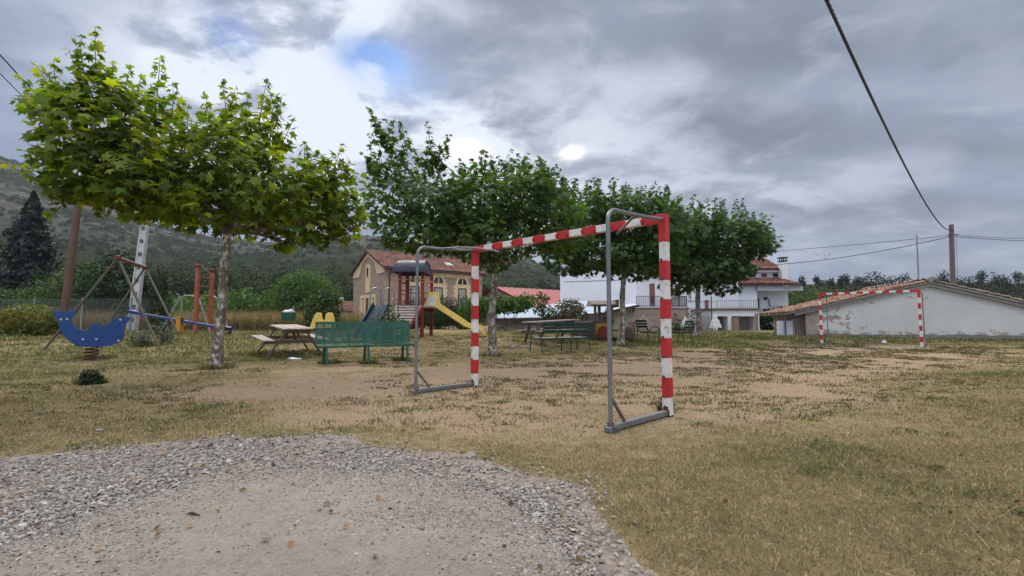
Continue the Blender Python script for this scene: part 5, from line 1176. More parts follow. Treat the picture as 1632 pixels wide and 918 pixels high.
# ------------------------------------------------------------ rockers
def curve_pts(pts, n=6): return [tuple(q) for q in smooth_line([tuple(p) for p in pts], n)]
def spring(name_t, t, z0, z1, r=.11, x=0, y=0):
    mb = MB(); pts = []; n = 96
    for i in range(n + 1): a = 2 * math.pi * 4.5 * i / n; pts.append((x + r * math.cos(a), y + r * math.sin(a), z0 + (z1 - z0) * i / n))
    mb.tube(pts, .016, 6); mb.build('spring', M['rust'], t)
def rocker():
    b = gp(145, 574); Y = b.y; t = thing('spring_rocker', 'blue fish-shaped spring rocker with upswept ends on a rusty coil', 'spring rocker', b, math.atan2(-b.x, b.y))
    q = [(115, 465), (195, 466), (275, 462), (268, 490), (240, 510), (238, 540), (262, 572), (300, 593), (345, 600), (360, 590), (366, 564), (385, 553), (415, 553), (440, 566), (465, 570), (488, 562), (505, 540), (535, 516), (580, 504), (655, 505), (650, 522), (620, 555), (600, 585), (608, 615), (606, 650), (580, 680), (520, 702), (430, 712), (340, 708), (260, 690), (205, 650), (170, 600), (160, 555), (140, 510)]
    P = [at(60 + x / 4.37, 390 + y / 4.37, Y) - b for x, y in q]; kx = 1 / (math.cos(math.atan2(-b.x, b.y)) + math.sin(math.atan2(-b.x, b.y)) * -b.x / b.y); out = [(p.x * kx, p.z) for p in P]; cx = 0
    for s in (-1, 1):
        mb = MB(); mb.extrude([(x, s * .17 - .016, z) for x, z in out], (0, .032, 0)); mb.build('side_panel', M['blue'], t, .006)
    mb = MB(); xs = [p[0] for p in out]; zb = min(p[1] for p in out)
    mb.box((.0, 0, zb + .34), (.36, .31, .03)); mb.box((.0, 0, zb + .05), (.6, .31, .04)); mb.build('seat', M['blue'], t)
    mb = MB(); hx = .33; mb.tube([(hx, -.3, zb + .62), (hx, .3, zb + .62)], .015, 8); mb.tube([(hx, 0, zb + .3), (hx, 0, zb + .62)], .015, 8); mb.build('handlebar', M['steel_tube'], t)
    mb = MB()
    for x, y in ((172, 520), (212, 518), (316, 655), (409, 656), (565, 670), (580, 522)):
        p = at(60 + x / 4.37, 390 + y / 4.37, Y) - b; mb.tube([(p.x * kx, -.205, p.z), (p.x * kx, -.187, p.z)], .026, 10)
    mb.build('bolt_cap', M['pale_bolt'], t); spring('spring', t, -.01, zb + .03, .13)
    mb = MB(); mb.box((0, 0, zb + .028), (.34, .3, .02)); mb.box((0, 0, .0), (.36, .36, .02)); mb.build('spring_plate', M['rust'], t)
rocker()
def yellow_rocker():
    Y = 16.5; b = onground((515 - CX) / F * Y, Y); t = thing('yellow_rocker', 'yellow two-humped play rocker showing behind the green bench', 'spring rocker', b)
    q = curve_pts([(495, 523), (500, 509), (504, 501), (508, 498), (511, 500), (512.5, 508), (515, 510.5), (519, 510), (521, 501), (525, 498), (529, 500), (532, 509), (533, 523)], 5); zc = [(at(x, y, Y) - b) for x, y in q]
    for s in (-1, 1): mb = MB(); mb.extrude([(p.x, s * .08 - .015, p.z) for p in zc], (0, .03, 0)); mb.build('side_panel', M['yellow'], t, .005)
    mb = MB(); z = zc[0].z; mb.box((0, 0, z + .1), (.6, .13, .03)); mb.build('seat', M['yellow'], t); spring('s', t, 0, z + .08, .1)
yellow_rocker()
def seesaw():
    b = gp(286, 534); Y = b.y; t = thing('seesaw', 'long blue seesaw beam tilted on a yellow post', 'seesaw', b)
    a = at(204, 497, Y) - b; e = at(369, 525, Y + .0) - b; mb = MB(); mb.beam(a, e, .11, .11); mb.build('beam', M['blue_beam'], t, .02)
    d = (e - a).normalized(); up = Vector((-d.z, 0, d.x))
    for s, o in ((0.06, a), (1, a), (-.06, e), (-1.0, e)):
        pass
    for pnt, sg in ((a, 1), (e, -1)):
        mb = MB(); c = pnt + d * sg * .22 + up * .075; mb.beam(c - d * .22, c + d * .22, .26, .04, up=up); mb.build('seat', M['blue_beam'], t, .01)
        mb = MB(); c = pnt + d * sg * (.62 if sg > 0 else .5) + up * .06; mb.tube([c + Vector((0, -.16, .22)), c + Vector((0, -.14, .02)), c, c + Vector((0, .14, .02)), c + Vector((0, .16, .22))], .018, 8); mb.build('handle', M['blue_beam'], t)
        mb = MB(); c = pnt + up * .16; mb.tube([c + Vector((0, 0, -.12)), c, c + Vector((0, 0, .08))], .03, 8); mb.build('end_knob', M['blue_beam'], t)
    m_ = a.lerp(e, (286 - 204) / 165); mb = MB(); mb.span((-.09, -.14, -.05), (.09, -.075, m_.z + .12)); mb.span((-.09, .075, -.05), (.09, .14, m_.z + .12)); mb.box((0, 0, m_.z + .14), (.24, .32, .05)); mb.build('post', M['yellow_post'], t, .006)
    c = e - d * .25; mb = MB(); R = .2; pts = [(c.x + R * math.cos(u), 0, .17 + .13 * math.sin(u)) for u in [2 * math.pi * i / 20 for i in range(21)]]; mb.tube(pts, .075, 10); mb.build('buffer_tyre', M['black'], t)
seesaw()
def swing():
    f1 = gp(68, 558); f2 = gp(257, 558); f3 = gp(155, 541); f4 = gp(290, 542); b = (f1 + f2) / 2; b.z = min(f1.z, f2.z)
    t = thing('swing_frame', 'rusty worn green swing frame with a dark red top bar and no seats', 'swing frame', b)
    Ya = (f1.y + f2.y) / 2; a1 = at(188, 411, Ya) - b; Yb = (f3.y + f4.y) / 2; a2 = at(231, 426, Yb) - b
    for f, a in ((f1, a1), (f2, a1), (f3, a2), (f4, a2)): mb = MB(); mb.tube([f - b - Vector((0, 0, .05)), a], .035, 8); mb.build('leg', M['swing_paint'], t)
    d = (a2 - a1).normalized(); mb = MB(); mb.tube([a1 - d * .12, a2 + d * .12], .055, 10); mb.build('top_bar', M['swing_red'], t)
    for a in (a1, a2): mb = MB(); mb.sphere(a, .09, 8, 6); mb.box(a, (.16, .1, .12)); mb.build('joint', M['swing_red'], t)
    mb = MB()
    for s in (.25, .4, .6, .75): c = a1.lerp(a2, s); mb.tube([c, c - Vector((0, 0, .12))], .018, 6)
    mb.build('hanger', M['rust'], t)
swing()
def lilac_frame():
    b = gp(298, 531); Y = b.y; t = thing('climbing_arch', 'small arched frame of lilac-grey tubes beside the seesaw', 'climbing frame', b)
    pf = lambda q, dy: [at(60 + x / 4.37, 390 + y / 4.37, Y) - b + Vector((0, dy, 0)) for x, y in q]
    A = pf([(870, 640), (950, 500), (1020, 375), (1050, 357), (1125, 359), (1150, 378), (1215, 560), (1228, 640)], -.3)
    for k, pts in enumerate((A, [p + Vector((.25, 1.1, .03)) for p in A])): pts[0].z = pts[-1].z = -.05; mb = MB(); mb.tube(pts, .032, 8); mb.build('arch', M['lilac'], t)
    mb = MB(); mb.tube([A[3], A[3] + Vector((.25, 1.1, .03))], .028, 8); mb.tube([A[4], A[4] + Vector((.25, 1.1, .03))], .028, 8); mb.build('cross_tube', M['lilac'], t)
lilac_frame()
def orange_posts():
    b = gp(313, 534) + Vector((0, 1.2, .0)); Y = b.y; b = onground(b.x * 1.0, Y); b.x = (313 - CX) / F * Y; t = thing('climbing_post', 'tall orange-red wooden play post with a second post behind it', 'play post', b)
    z = (at(313, 420, Y) - b).z
    for x, y, h in ((0, 0, z), (.12, .9, z * .96)):
        mb = MB(); mb.span((x - .08, y - .08, -.05), (x + .08, y + .08, h)); p = mb.build('post', M['orange_wood'], t, .02)
        mb = MB(); mb.span((x - .088, y - .088, h - .2), (x + .088, y + .088, h - .1)); mb.span((x - .07, y - .07, h), (x + .07, y + .07, h + .05)); mb.build('cap', M['black'], p)
    mb = MB()
    for k in range(7): zz = .5 + k * (z - .7) / 6; mb.tube([(0.02, .05, zz), (.1, .85, zz)], .022, 6)
    mb.build('rung', M['orange_wood'], t); mb = MB(); mb.tube([(.1, .1, z - .1), (.45, .6, z - .65)], .02, 6); mb.build('side_tube', M['steel_tube'], t)
orange_posts()
def litter_bin():
    Y = 19; b = onground((460.5 - CX) / F * Y, Y); t = thing('litter_bin', 'green litter bin lined with a white bag, on a post behind the brown picnic table', 'bin', b); z0 = (at(460, 511, Y) - b).z; z1 = (at(460, 498, Y) - b).z
    mb = MB(); mb.extrude([(-.2, -.16, z0), (.2, -.16, z0), (.23, -.18, z1), (-.23, -.18, z1)], (0, .34, 0)); mb.build('bin_body', M['green_metal'], t, .01)
    mb = MB(); mb.sphere((0, 0, z1 + .02), (.25, .2, .08), 12, 6); mb.sphere((.1, -.05, z1 + .06), (.12, .1, .07), 8, 5); mb.sphere((-.12, .0, z1 + .04), (.1, .1, .06), 8, 5); mb.build('bin_bag', M['bag'], t)
    mb = MB(); mb.tube([(.1, .2, -.05), (.1, .2, z1 + .25)], .025, 8); mb.build('post', M['gal_fence'], t)
litter_bin()

# ------------------------------------------------------------ slides and play tower
def play_tower():
    Y = 20; b = onground((655 - CX) / F * Y, Y); t = thing('play_tower', 'red-posted play tower with navy barrel roof, wooden steps and a yellow slide', 'play tower', b)
    L = lambda px, py, dy=0: at(px, py, Y + dy) - b
    zd = L(650, 488).z; zr = L(650, 434).z; x0 = L(637, 488, -.4).x; x1 = L(673, 488, -.4).x
    for x, y, w in ((x0, -.4, .12), (x1, -.4, .14), (x0 + .1, .65, .12), (L(688, 488, .75).x, .70, .13)):
        mb = MB(); mb.span((x - w / 2, y - w / 2, -.1), (x + w / 2, y + w / 2, zr)); p = mb.build('post', M['tower_red'], t, .01)
    mb = MB(); mb.span((x0 - .1, -.5, zd - .07), (x1 + .35, .8, zd)); mb.build('deck', M['wood_deck'], t, .008)
    mb = MB(); mb.span((x0 - .05, -.47, zd - .22), (x1 + .05, -.42, zd - .071)); mb.span((x0, .74, zd - .22), (x1 + .3, .79, zd - .071)); mb.build('deck_beam', M['tower_red'], t)
    # barrel roof
    xa = L(629, 425, -.2).x; xb = L(681, 425, -.2).x; N = 14; zb = zr - .04; H = L(650, 415).z - zb; prof = []
    for i in range(N + 1): a = math.pi * i / N; prof.append((.13 - .84 * math.cos(a), zb + H * math.sin(a) ** .75))
    inner = [(y * .96 + .006, z - .035) for y, z in prof]; mb = MB(); n = N + 1; ea = lambda z: xa + .24 * max(0, (z - zb) / H) ** 1.3; eb = lambda z: xb - .06 * max(0, (z - zb) / H); vs = [(ea(z), y, z) for y, z in prof] + [(eb(z), y, z) for y, z in prof] + [(ea(z), y, z) for y, z in inner] + [(eb(z), y, z) for y, z in inner]
    mb.add(vs, [(i, i + 1, n + i + 1, n + i) for i in range(N)], 0, True); mb.add(vs, [(2 * n + i, 3 * n + i, 3 * n + i + 1, 2 * n + i + 1) for i in range(N)]); mb.add(vs, [(i, 2 * n + i, 2 * n + i + 1, i + 1) for i in range(N)] + [(n + i, n + i + 1, 3 * n + i + 1, 3 * n + i) for i in range(N)] + [(0, n, 3 * n, 2 * n), (N, 2 * n + N, 3 * n + N, n + N)])
    roof = mb.build('roof', M['roof_blue'], t)
    for x, e_ in ((.03, ea), (-.05, eb)): mb = MB(); mb.extrude([(e_(z) + x, y, z) for y, z in inner], (.025, 0, 0)); mb.build('gable_panel', M['roof_blue'], roof)
    # bars and fire pole
    mb = MB(); z = L(650, 447).z; mb.tube([(x0 - .15, -.48, z), (x1 + .12, -.48, z + .0)], .022, 8); mb.tube([(x1 - .05, -.48, z - .12), (L(694, 450).x, -.44, z - .10)], .02, 8); mb.build('yellow_rail', M['yellow_post'], t)
    mb = MB(); x = L(647, 450).x; mb.tube([(x, .1, zd), (x, .1, zr - .05)], .045, 8); mb.tube([(x - .28, .1, L(650, 463).z), (x + .28, .1, L(650, 461).z)], .022, 8); mb.tube([(x - .18, .1, L(650, 451).z), (x + .0, .1, L(650, 451).z)], .03, 8); mb.build('climbing_pole', M['tower_red'], t)
    mb = MB(); mb.tube([(x1 + .02, -.4, zd + .15), (x1 + .02, .7, zd + .15)], .02, 6); mb.tube([(x0 + .02, -.4, zd + .5), (x0 + .02, .7, zd + .5)], .02, 6); mb.tube([(x0, .66, zd + .6), (x1 + .2, .66, zd + .6)], .02, 6); mb.build('guard_rail', M['tower_red'], t)
    # inclined steps
    nb = 11; A0 = Vector((x0 - .1, -.52, zd - .03)); A1 = Vector((x1 + .02, -.52, zd - .03)); gz = .05; B0 = Vector((x0 - .55, -2.1, gz)); B1 = Vector((x1 - .42, -2.1, gz)); 
    for i in range(nb):
        s = (i + .5) / nb; p = A0.lerp(B0, s); q = A1.lerp(B1, s); d = (B0 - A0).normalized(); nr = (q - p).cross(d).normalized(); mb = MB(); wd = (B0 - A0).length / nb * .42
        if nr.z < 0: nr = -nr
        mb.beam(p + nr * .05, q + nr * .05, wd * 2 * .82, .035, up=nr); mb.build('step_board', M['wood_deck'], t, .004)
    for p, q in ((A0, B0), (A1, B1)): mb = MB(); mb.beam(p + Vector((0, 0, -.05)), q + Vector((0, 0, -.05)), .06, .16); mb.build('stringer', M['tower_red'], t)
    # yellow slide
    ys = .08; hw = .26
    top = L(692, 478, ys); P = [(L(690, 487, ys)), (L(697, 489, ys)), (L(742, 519, ys)), (L(752, 523, ys)), (L(764, 523.5, ys)), (L(773, 534, ys))]
    P = [Vector((p.x, 0, p.z)) for p in P]; ch = MB()
    for i in range(len(P) - 1):
        d = (P[i + 1] - P[i]).normalized(); nr = Vector((-d.z, 0, d.x)); p, q = P[i], P[i + 1]
        ch.beam(p, q + d * .01, hw * 2, .03, up=nr)
    ch.build('chute', M['yellow'], t, .01)
    for s in (-1, 1):
        mb = MB(); low = []; hi = []
        for i, p in enumerate(P): d = (P[min(i + 1, len(P) - 1)] - P[max(i - 1, 0)]).normalized(); nr = Vector((-d.z, 0, d.x)); low.append(p - nr * .05); hi.append(p + nr * .17)
        hi[-1] = P[-1] + Vector((.02, 0, .03)); pts = low + hi[::-1]; y = ys + s * (hw + .012)
        for i in range(len(P) - 1): mb.extrude([(p.x, y - .02, p.z) for p in (low[i], low[i + 1], hi[i + 1], hi[i])], (0, .04, 0))
        mb.build('slide_side', M['yellow'], t, .006)
    # hood: two trapezoid cheeks with pale panel
    for s in (-1, 1):
        y = ys + s * (hw + .035); q = [(676, 488), (684, 467), (699, 467), (703, 491), (697, 491)]; pts = [L(px, py, y) for px, py in q]; mb = MB(); mb.extrude([(p.x, y - .02, p.z) for p in pts], (0, .04, 0)); c = mb.build('slide_hood', M['yellow'], t, .01)
        q = [(679, 486), (686, 471), (694, 471), (696, 488)]; pts = [L(px, py, y) for px, py in q]; mb = MB(); mb.extrude([(p.x, y - s * -.022 - .004, p.z) for p in pts], (0, .008, 0)); mb.build('pale_panel', M['white_panel'], c)
    mb = MB(); a = L(691, 467, ys); mb.box((a.x, ys, a.z), (.38, hw * 2 + .1, .05)); mb.build('hood_bar', M['yellow'], t, .01)
play_tower()
def blue_slide():
    Y = 17.5; b = onground((600 - CX) / F * Y, Y); t = thing('small_slide', 'low blue children’s slide with looped grey handrails left of the play tower'.replace('’', "'"), 'slide', b); L = lambda px, py, dy=0: at(px, py, Y + dy) - b
    zt = L(608, 486).z; a0 = L(596, 488); a1 = L(620, 486); T0 = Vector((a0.x, 0, zt)); T1 = Vector((a1.x, 0, zt)); B0 = Vector((T0.x - .30, -1.2, .16)); B1 = Vector((T1.x - .22, -1.2, .16))
    mb = MB(); nr = (T1 - T0).cross(B0 - T0).normalized(); nr = nr if nr.z > 0 else -nr; mb.add([T0, T1, B1, B0, T0 - nr * .04, T1 - nr * .04, B1 - nr * .04, B0 - nr * .04], [(0, 1, 2, 3), (7, 6, 5, 4), (0, 4, 5, 1), (1, 5, 6, 2), (2, 6, 7, 3), (3, 7, 4, 0)]); mb.build('chute', M['slide_blue'], t)
    for p, q in ((T0, B0), (T1, B1)): mb = MB(); mb.beam(p + nr * .04, q + nr * .04, .05, .22, up=nr); mb.build('slide_side', M['slide_blue'], t, .01)
    mb = MB(); mb.span((T0.x - .03, 0.01, zt - .05), (T1.x + .03, .6, zt)); mb.build('deck', M['slide_blue'], t, .01)
    for x, dz, w, y in ((T0.x + .02, .63, .34, 0), (T1.x - .04, .63, .34, 0.0), (T0.x + .3, .26, .2, .28), (T1.x + .12, .26, .2, .28)):
        mb = MB(); pts = [(x, y - .05, zt - .3)]; 
        for i in range(11): a = math.pi * i / 10; pts.append((x + w * .5 * (1 - math.cos(a)) - w * .5 + w * 0, y + .02 * i, zt + dz - w * .5 + w * .5 * math.sin(a)))
        pts.append((x + w * .5, y + .25, zt - .5)); pts[0] = (x - w * .5, y, zt - .25); mb.tube(pts, .022, 8); mb.build('handrail', M['steel_tube'], t)
    mb = MB()
    for x in (T0.x + .05, T1.x - .05):
        mb.tube([(x, .1, zt - .05), (x, .1, -.05)], .03, 8); mb.tube([(x, .6, zt - .05), (x, .95, -.05)], .025, 8)
    mb.build('support_tube', M['steel_tube'], t)
    mb = MB()
    for k in range(4): s = (k + .7) / 4.6; mb.box(((T0.x + T1.x) / 2, .6 + .35 * s, (zt - .05) * (1 - s)), (abs(T1.x - T0.x) - .1, .14, .03))
    mb.build('ladder_rung', M['steel_tube'], t)
blue_slide()

def train():
    Y = 19.5; b = onground((960 - CX) / F * Y, Y); t = thing('toy_train', 'weathered wooden play train with a yellow panel and red wheel', 'play train', b); L = lambda px, py, dy=0: at(px, py, Y + dy) - b
    zb = .06; zw = L(960, 514).z; xa = L(945, 500).x; xb = L(976, 500).x; xc = L(1012, 500).x; D = 1.1
    mb = MB(); mb.span((L(912, 500).x, 0, zb), (xc, D, zb + .08)); mb.build('floor_board', M['wood'], t, .01)
    mb = MB(); mb.span((xa, -.02, zb + .082), (xb, .04, zw)); mb.span((xa, D - .04, zb + .082), (xb, D + .02, zw)); mb.span((xa - .05, -.06, zw), (xb + .06, .08, zw + .07)); mb.span((xa - .05, D - .08, zw), (xb + .06, D + .06, zw + .07)); mb.build('cab_side', M['wood'], t, .008)
    mb = MB(); mb.span((L(949, 500).x, -.045, L(960, 533).z), (L(972, 500).x, -.021, L(960, 515.5).z)); mb.build('yellow_panel', M['yellow_dark'], t, .004)
    mb = MB(); c = L(961, 529); R = 9.3 / F * Y
    mb.tube([(c.x, -.10, c.z), (c.x, -.048, c.z)], R, 28); mb.build('wheel', M['red_round'], t)
    zr = L(960, 485).z
    for x, y in ((L(948.5, 500).x, 0), (L(974, 500).x, 0), (L(955, 500, D).x, D), (L(975, 500, D).x, D)): mb = MB(); w = .05 if y == 0 and x < 0 else .06; mb.span((x - w, y - w, zw - .1), (x + w, y + w, zr)); mb.build('roof_post', M['wood'], t, .008)
    x0 = L(942, 500).x; x1 = L(986, 500).x; zt = L(960, 478.5).z; rf = MB(); rf.extrude([(x0, -.15, zr), (x0, D * .3, zt), (x0, D * .7, zt), (x0, D + .15, zr), (x0, D + .15, zr - .05), (x0, -.15, zr - .05)], (x1 - x0 - .12, 0, 0)); rf.build('roof', M['wood_deck'], t, .006); rf = MB(); rf.span((x1 - .12, -.17, zr - .12), (x1 - .02, D + .17, zt + .02)); rf.build('roof_end', M['wood'], t)
    # boiler of horizontal logs
    xe = L(913, 500).x
    for k in range(4): z = zb + .17 + k * .13; mb = MB(); mb.tube([(xe + .02 * k, .03 + .0 * k, z), (xa - .01, .03, z)], .066, 10); mb.tube([(xe + .02 * k, D - .03, z), (xa - .01, D - .03, z)], .066, 10); mb.build('boiler_log', M['wood'], t)
    mb = MB(); mb.span((xe - .03, -.05, zb + .64), (xa + .0, D + .05, zb + .70)); mb.build('boiler_top', M['wood_deck'], t, .01)
    mb = MB(); mb.tube([(xe + .35, D / 2, zb + .70), (xe + .35, D / 2, zb + .98)], .08, 12); mb.build('funnel', M['wood'], t)
    mb = MB(); mb.span((xc - .06, .0, zb + .08), (xc, D, zw + .05)); mb.span((xb + .1, .35, zb + .3), (xc - .1, .75, zb + .36)); mb.build('rear_board', M['wood'], t, .01)
    mb = MB(); c = L(999, 530); mb.tube([(c.x, -.08, c.z), (c.x, -.03, c.z)], R * .9, 28); mb.build('wheel', M['wood'], t)
train()

# ------------------------------------------------------------ poles, cables, fence
def pole(name, label, b, top, r0, r1, mat):
    t = thing(name, label, 'pole', b); mb = MB(); top = top - b; mb.tube([Vector((0, 0, -.2)), top * .33, top * .66, top], [r0, r0 + (r1 - r0) * .33, r0 + (r1 - r0) * .66, r1], 12); mb.build('shaft', M[mat], t); return t
b1 = gp(98, 533); pt = pole('wooden_pole', 'leaning brown wooden pole rising behind the tail of the blue rocker', b1, at(128, 300, b1.y), .165, .135, 'pole_wood')
Yp = 26; b2 = onground((212 - CX) / F * Yp, Yp); t = thing('lattice_pole', 'white concrete utility pole with a row of rectangular slots', 'pole', b2); tp = at(238, 300, Yp) - b2; bt = Vector((0, 0, 0))
mb = MB()
for s in (-1, 1): mb.beam(bt + Vector((s * .20, 0, -.2)), tp + Vector((s * .13, 0, 0)), .09, .24, up=(0, 1, 0), w1=.06, h1=.2)
n = 11; dd = tp - bt
mb2 = MB()
for i in range(n):
    s0 = i / n; s1 = (i + .68) / n; c0 = bt + dd * s0; c1 = bt + dd * s1; w0 = .40 - .13 * s0; mb2.beam(c0, c1, .17, w0 - .05, up=(1, 0, 0))
mb.build('flange', M['concrete_pole'], t); mb2.build('web', M['concrete_pole'], t)
mb = MB(); mb.beam(bt + Vector((0, .06, 0)), tp + Vector((0, .06, 0)), .015, .20, up=(1, 0, 0)); mb.build('slot_back', M['garage_grey'], t)
Y5 = 35; b3 = onground((1518 - CX) / F * Y5, Y5); tp3 = at(1516, 358, Y5); t = pole('utility_pole', 'old grey-brown wooden power pole behind the tiled shed carrying the cables', b3, tp3, .19, .15, 'pole_grey')
mb = MB(); c = tp3 - b3; mb.tube([c - Vector((0, 0, .8)) + Vector((-.35, -.1, 0)), c - Vector((0, 0, .8)) + Vector((.45, -.1, .05))], .035, 6); mb.tube([c - Vector((0, 0, .45)) + Vector((-.3, -.16, 0)), c - Vector((0, 0, .45)) + Vector((0, -.16, 0))], .03, 6); mb.build('bracket', M['dark_trim'], t)
mb = MB(); mb.tube([c - Vector((0, 0, .9)) + Vector((.24, -.1, 0)), Vector((.3, -.1, 1))], .012, 5); mb.build('down_cable', M['cable'], t)
Y6 = 28; b4 = onground((1465 - CX) / F * Y6, Y6); pole('mast', 'thin grey metal mast standing behind the shed ridge', b4, at(1461, 375, Y6), .045, .04, 'gal_fence')

def cable(name, label, a, b, sag, r=.012, twist=False, n=60, group=None):
    a = V3(a); b = V3(b); L = (b - a).length; N = int(L / .06) if twist else n; mb = MB(); d = (b - a).normalized(); side = d.cross(Vector((0, 0, 1))).normalized(); up = side.cross(d)
    f = lambda s: a.lerp(b, s) - Vector((0, 0, sag * 4 * s * (1 - s)))
    if twist:
        for k in range(3):
            pts = []
            for i in range(N + 1): s = i / N; ph = s * L / .42 * 2 * math.pi + k * 2.094; pts.append(f(s) + side * math.cos(ph) * r * 1.05 + up * math.sin(ph) * r * 1.05)
            mb.tube(pts, r, 5)
    else: mb.tube([f(i / n) for i in range(n + 1)], r, 5)
    return props(mb.build(name, M['cable']), label, 'cable', group)
cable('twisted_cable', 'thick black twisted cable swooping down from the top edge to the wooden power pole', at(1300, -38, 6.5), tp3 - Vector((.3, .1, .42)), .85, .0145, True)
cable('power_line', 'upper thin black wire running left from the power pole top', at(1120, 408, 43), at(1516, 375, 35), .12, .018)
cable('power_line', 'lower thin black wire from the power pole towards the right-end plane tree', at(1150, 425, 43), at(1514, 377, 34.9), .55, .026)
cable('power_line', 'upper thin black wire leaving the power pole to the right edge', at(1518, 375, 34.9), at(1900, 376, 40), .3, .018)
cable('power_line', 'lower thin black wire leaving the power pole to the right edge', at(1518, 377, 34.9), at(1900, 381, 40), .35, .022)
cable('overhead_wire', 'thicker black overhead wire at the top left corner above the plane tree', at(-50, 30, 10), at(236, 300, 26), .5, .018)
cable('overhead_wire', 'thinner black overhead wire just below its twin at the top left corner', at(-50, 65, 10), at(234, 305, 26), .5, .012)
p = at(1305, 404, 39.5); mb = MB()
for i in range(9): c = p + Vector((random.uniform(-.5, 1.0), 0, random.uniform(-.35, .12))); mb.extrude([c, c + Vector((random.uniform(.1, .3), 0, random.uniform(-.1, .1))), c + Vector((random.uniform(-.1, .2), .02, random.uniform(-.4, -.15)))], (0, .02, 0))
mb.tube([p + Vector((-.5, 0, .2)), p + Vector((.1, 0, -.2)), p + Vector((.9, 0, .2))], .012, 5)
props(mb.build('rag', M['bag']), 'tattered pale rags caught on the wire above the far goal', 'rag')

def fence(x0, x1, Y0, Y1, label, h=1.75):
    b = onground(x0, Y0); t = thing('chain_link_fence', label, 'fence', b); d = Vector((x1 - x0, Y1 - Y0, 0)); L = d.length; d.normalize(); n = int(L / 2.6)
    for i in range(n + 1): p = d * (L * i / n); mb = MB(); mb.tube([p + Vector((0, 0, -.1)), p + Vector((0, 0, h + .08))], .045, 8); mb.build('post', M['gal_fence'], t)
    mb = MB(); 
    for z in (.05, h * .5, h): mb.beam(Vector((0, .05, z)), d * L + Vector((0, .05, z)), .01, .01)
    k = int(L / .11)
    for i in range(k):
        s = i * .11
        for sg in (-1, 1):
            e = s + sg * h * .6
            if 0 <= e <= L: mb.beam(d * s + Vector((0, .05, .03)), d * e + Vector((0, .05, h - .02)), .0045, .0045)
    mb.build('wire_mesh', M['gal_fence'], t)
fence(-38, -17.5, 27.5, 25.2, 'grey chain-link fence behind the blue rocker and brown pole')
b = onground(-27, 20.5); t = props(MB().span((-9, -.12, -.1), (3.8, .12, .16)).build('low_kerb', M['concrete']), 'low pale concrete kerb at the far left edge of the grass', 'kerb'); t.location = b
# wires in front of the terrace
b = onground(.277 * 31, 31); t = thing('wire_stay', 'thin pale metal poles leaning together to a peak before the block wall', 'stay poles', b); Lq = lambda px, py: at(px, py, 31) - b
apex = Lq(1026, 503)
for px, py in ((1004, 533), (1046, 529), (1036, 531)): mb = MB(); q = Lq(px, py); q.z = 0; mb.tube([q, apex + Vector((0, 0, .03))], .018, 6); mb.build('pole', M['fascia'], t)
# crossed poles by the shed
b = onground((1236 - CX) / F * 26, 26); t = thing('crossed_poles', 'two weathered poles crossed in an X against the end of the tiled shed', 'poles', b); Lq = lambda px, py: at(px, py, 26) - b
for (x0, y0, x1, y1) in ((1226, 538, 1248, 509), (1243, 534, 1228, 514)): mb = MB(); mb.tube([Lq(x0, y0), Lq(x1, y1)], .035, 6); mb.build('pole', M['wood_top'], t)
# folded parasols
def parasol(px, py0, py1, Y, label):
    b = onground((px - CX) / F * Y, Y); z0 = max(.25, (at(px, py1, Y) - b).z); z1 = (at(px, py0, Y) - b).z; t = thing('parasol', label, 'parasol', b, 0, 'folded parasols by the houses')
    mb = MB(); n = 14; vs = []; H = [(0, .36), (.12, .34), (.35, .27), (.55, .23), (.62, .16), (.8, .13), (1, .02)]
    for h, r in H:
        for i in range(n): a = 2 * math.pi * i / n; rr = r * (1 + (.22 if i % 2 else -.22)); vs.append((rr * math.cos(a), rr * math.sin(a), z0 + (z1 - z0) * h))
    mb.add(vs, [(j * n + i, j * n + (i + 1) % n, (j + 1) * n + (i + 1) % n, (j + 1) * n + i) for j in range(len(H) - 1) for i in range(n)]); mb.build('canopy', M['cloth'], t)
    mb = MB(); mb.tube([(0, 0, 0), (0, 0, z1 + .05)], .025, 8); mb.build('pole', M['steel_tube'], t); mb = MB(); mb.box((0, 0, .04), (.5, .5, .08)); mb.build('base', M['concrete'], t)
parasol(1092, 504, 531, 34.5, 'folded white parasol in front of the sandstone block wall')
parasol(1139, 501, 532, 35, 'folded white parasol left of the garage openings')
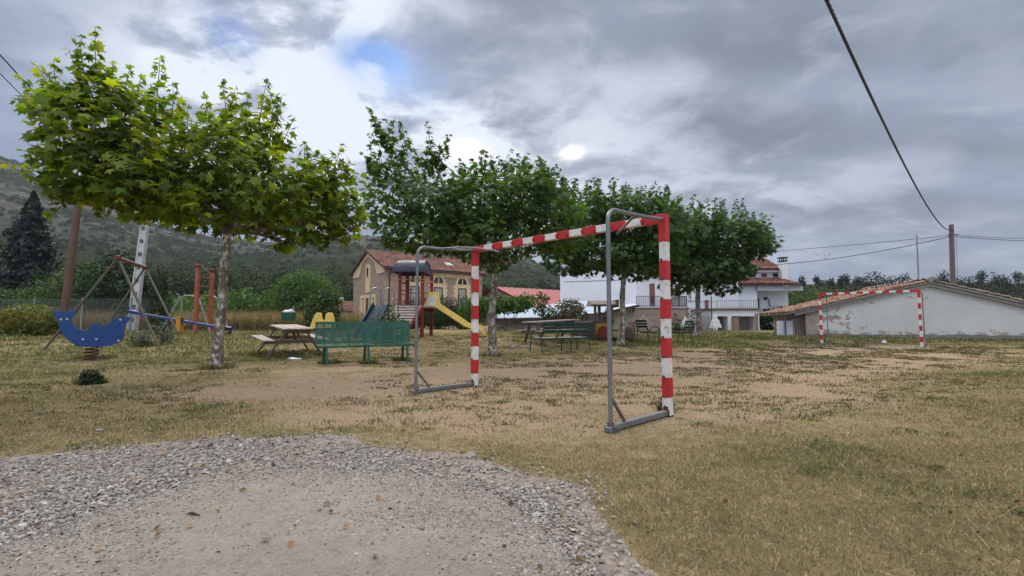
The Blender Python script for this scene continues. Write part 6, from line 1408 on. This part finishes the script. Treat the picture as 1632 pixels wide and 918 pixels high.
b = onground((1126 - CX) / F * 35.5, 35.5); t = thing('garden_gate', 'plain grey metal gate between the two folded parasols', 'gate', b); mb = MB(); mb.span((-.6, 0, .05), (.25, .04, 1.15)); mb.build('gate_panel', M['garage_grey'], t); mb = MB(); mb.tube([(.36, 0, -.1), (.36, 0, 2.6)], .04, 8); mb.tube([(-.66, 0, -.1), (-.66, 0, 1.3)], .03, 8); mb.build('post', M['dark_trim'], t)
# small litter
def rag(px, py, s, label, name='litter', mat='bag', flat=.35):
    p = gp(px, py); mb = MB(); mb.sphere((0, 0, s * flat * .6), (s, s * .6, s * flat), 8, 5); mb.sphere((s * .6, s * .1, s * flat * .5), (s * .6, s * .5, s * flat * .8), 7, 4)
    for i, v in enumerate(mb.v): mb.v[i] = tuple(c + random.uniform(-.12, .12) * s for c in v)
    o = props(mb.build(name, M[mat]), label, 'litter'); o.location = p
rag(468, 574, .17, 'crumpled white rag on the ground under the brown picnic table', flat=.2)
rag(1409, 548, .10, 'small white crumpled wrapper in the grass under the far goal', flat=.8)
rag(157, 687, .028, 'tiny white scrap of paper on the grass left of the track', flat=.4)
rag(818, 552, .07, 'white scrap of paper on the ground left of the slatted bench', flat=.4)
p = gp(308, 825); mb = MB(); mb.tube([(-.035, .01, .012), (-.01, 0, .02), (.015, -.003, .014), (.04, -.012, .01)], [.003, .006, .005, .002], 6); mb.tube([(-.01, 0, .018), (-.02, .018, .012)], .003, 5); mb.extrude([(-.03, .0, .012), (-.01, .018, .016), (.01, .004, .013)], (0, 0, .002))
o = props(mb.build('twig', M['dark_bark']), 'small dark twig lying on the pale track', 'twig'); o.location = p
# ------------------------------------------------------------ air
def haze():
    mb = MB(); mb.span((-1500, -70, -1.5), (1500, 1000, 300)); o = mb.build('haze', None); m = bpy.data.materials.new('haze_air'); m.use_nodes = True; nt = m.node_tree; nt.nodes.clear()
    v = nt.nodes.new('ShaderNodeVolumePrincipled'); v.inputs['Color'].default_value = (.78, .86, 1, 1); v.inputs['Density'].default_value = .00015; v.inputs['Anisotropy'].default_value = .2
    out = nt.nodes.new('ShaderNodeOutputMaterial'); nt.links.new(v.outputs[0], out.inputs['Volume']); o.data.materials.clear(); o.data.materials.append(m); props(o, 'thin pale air haze over the valley', 'haze', kind='stuff')
haze()
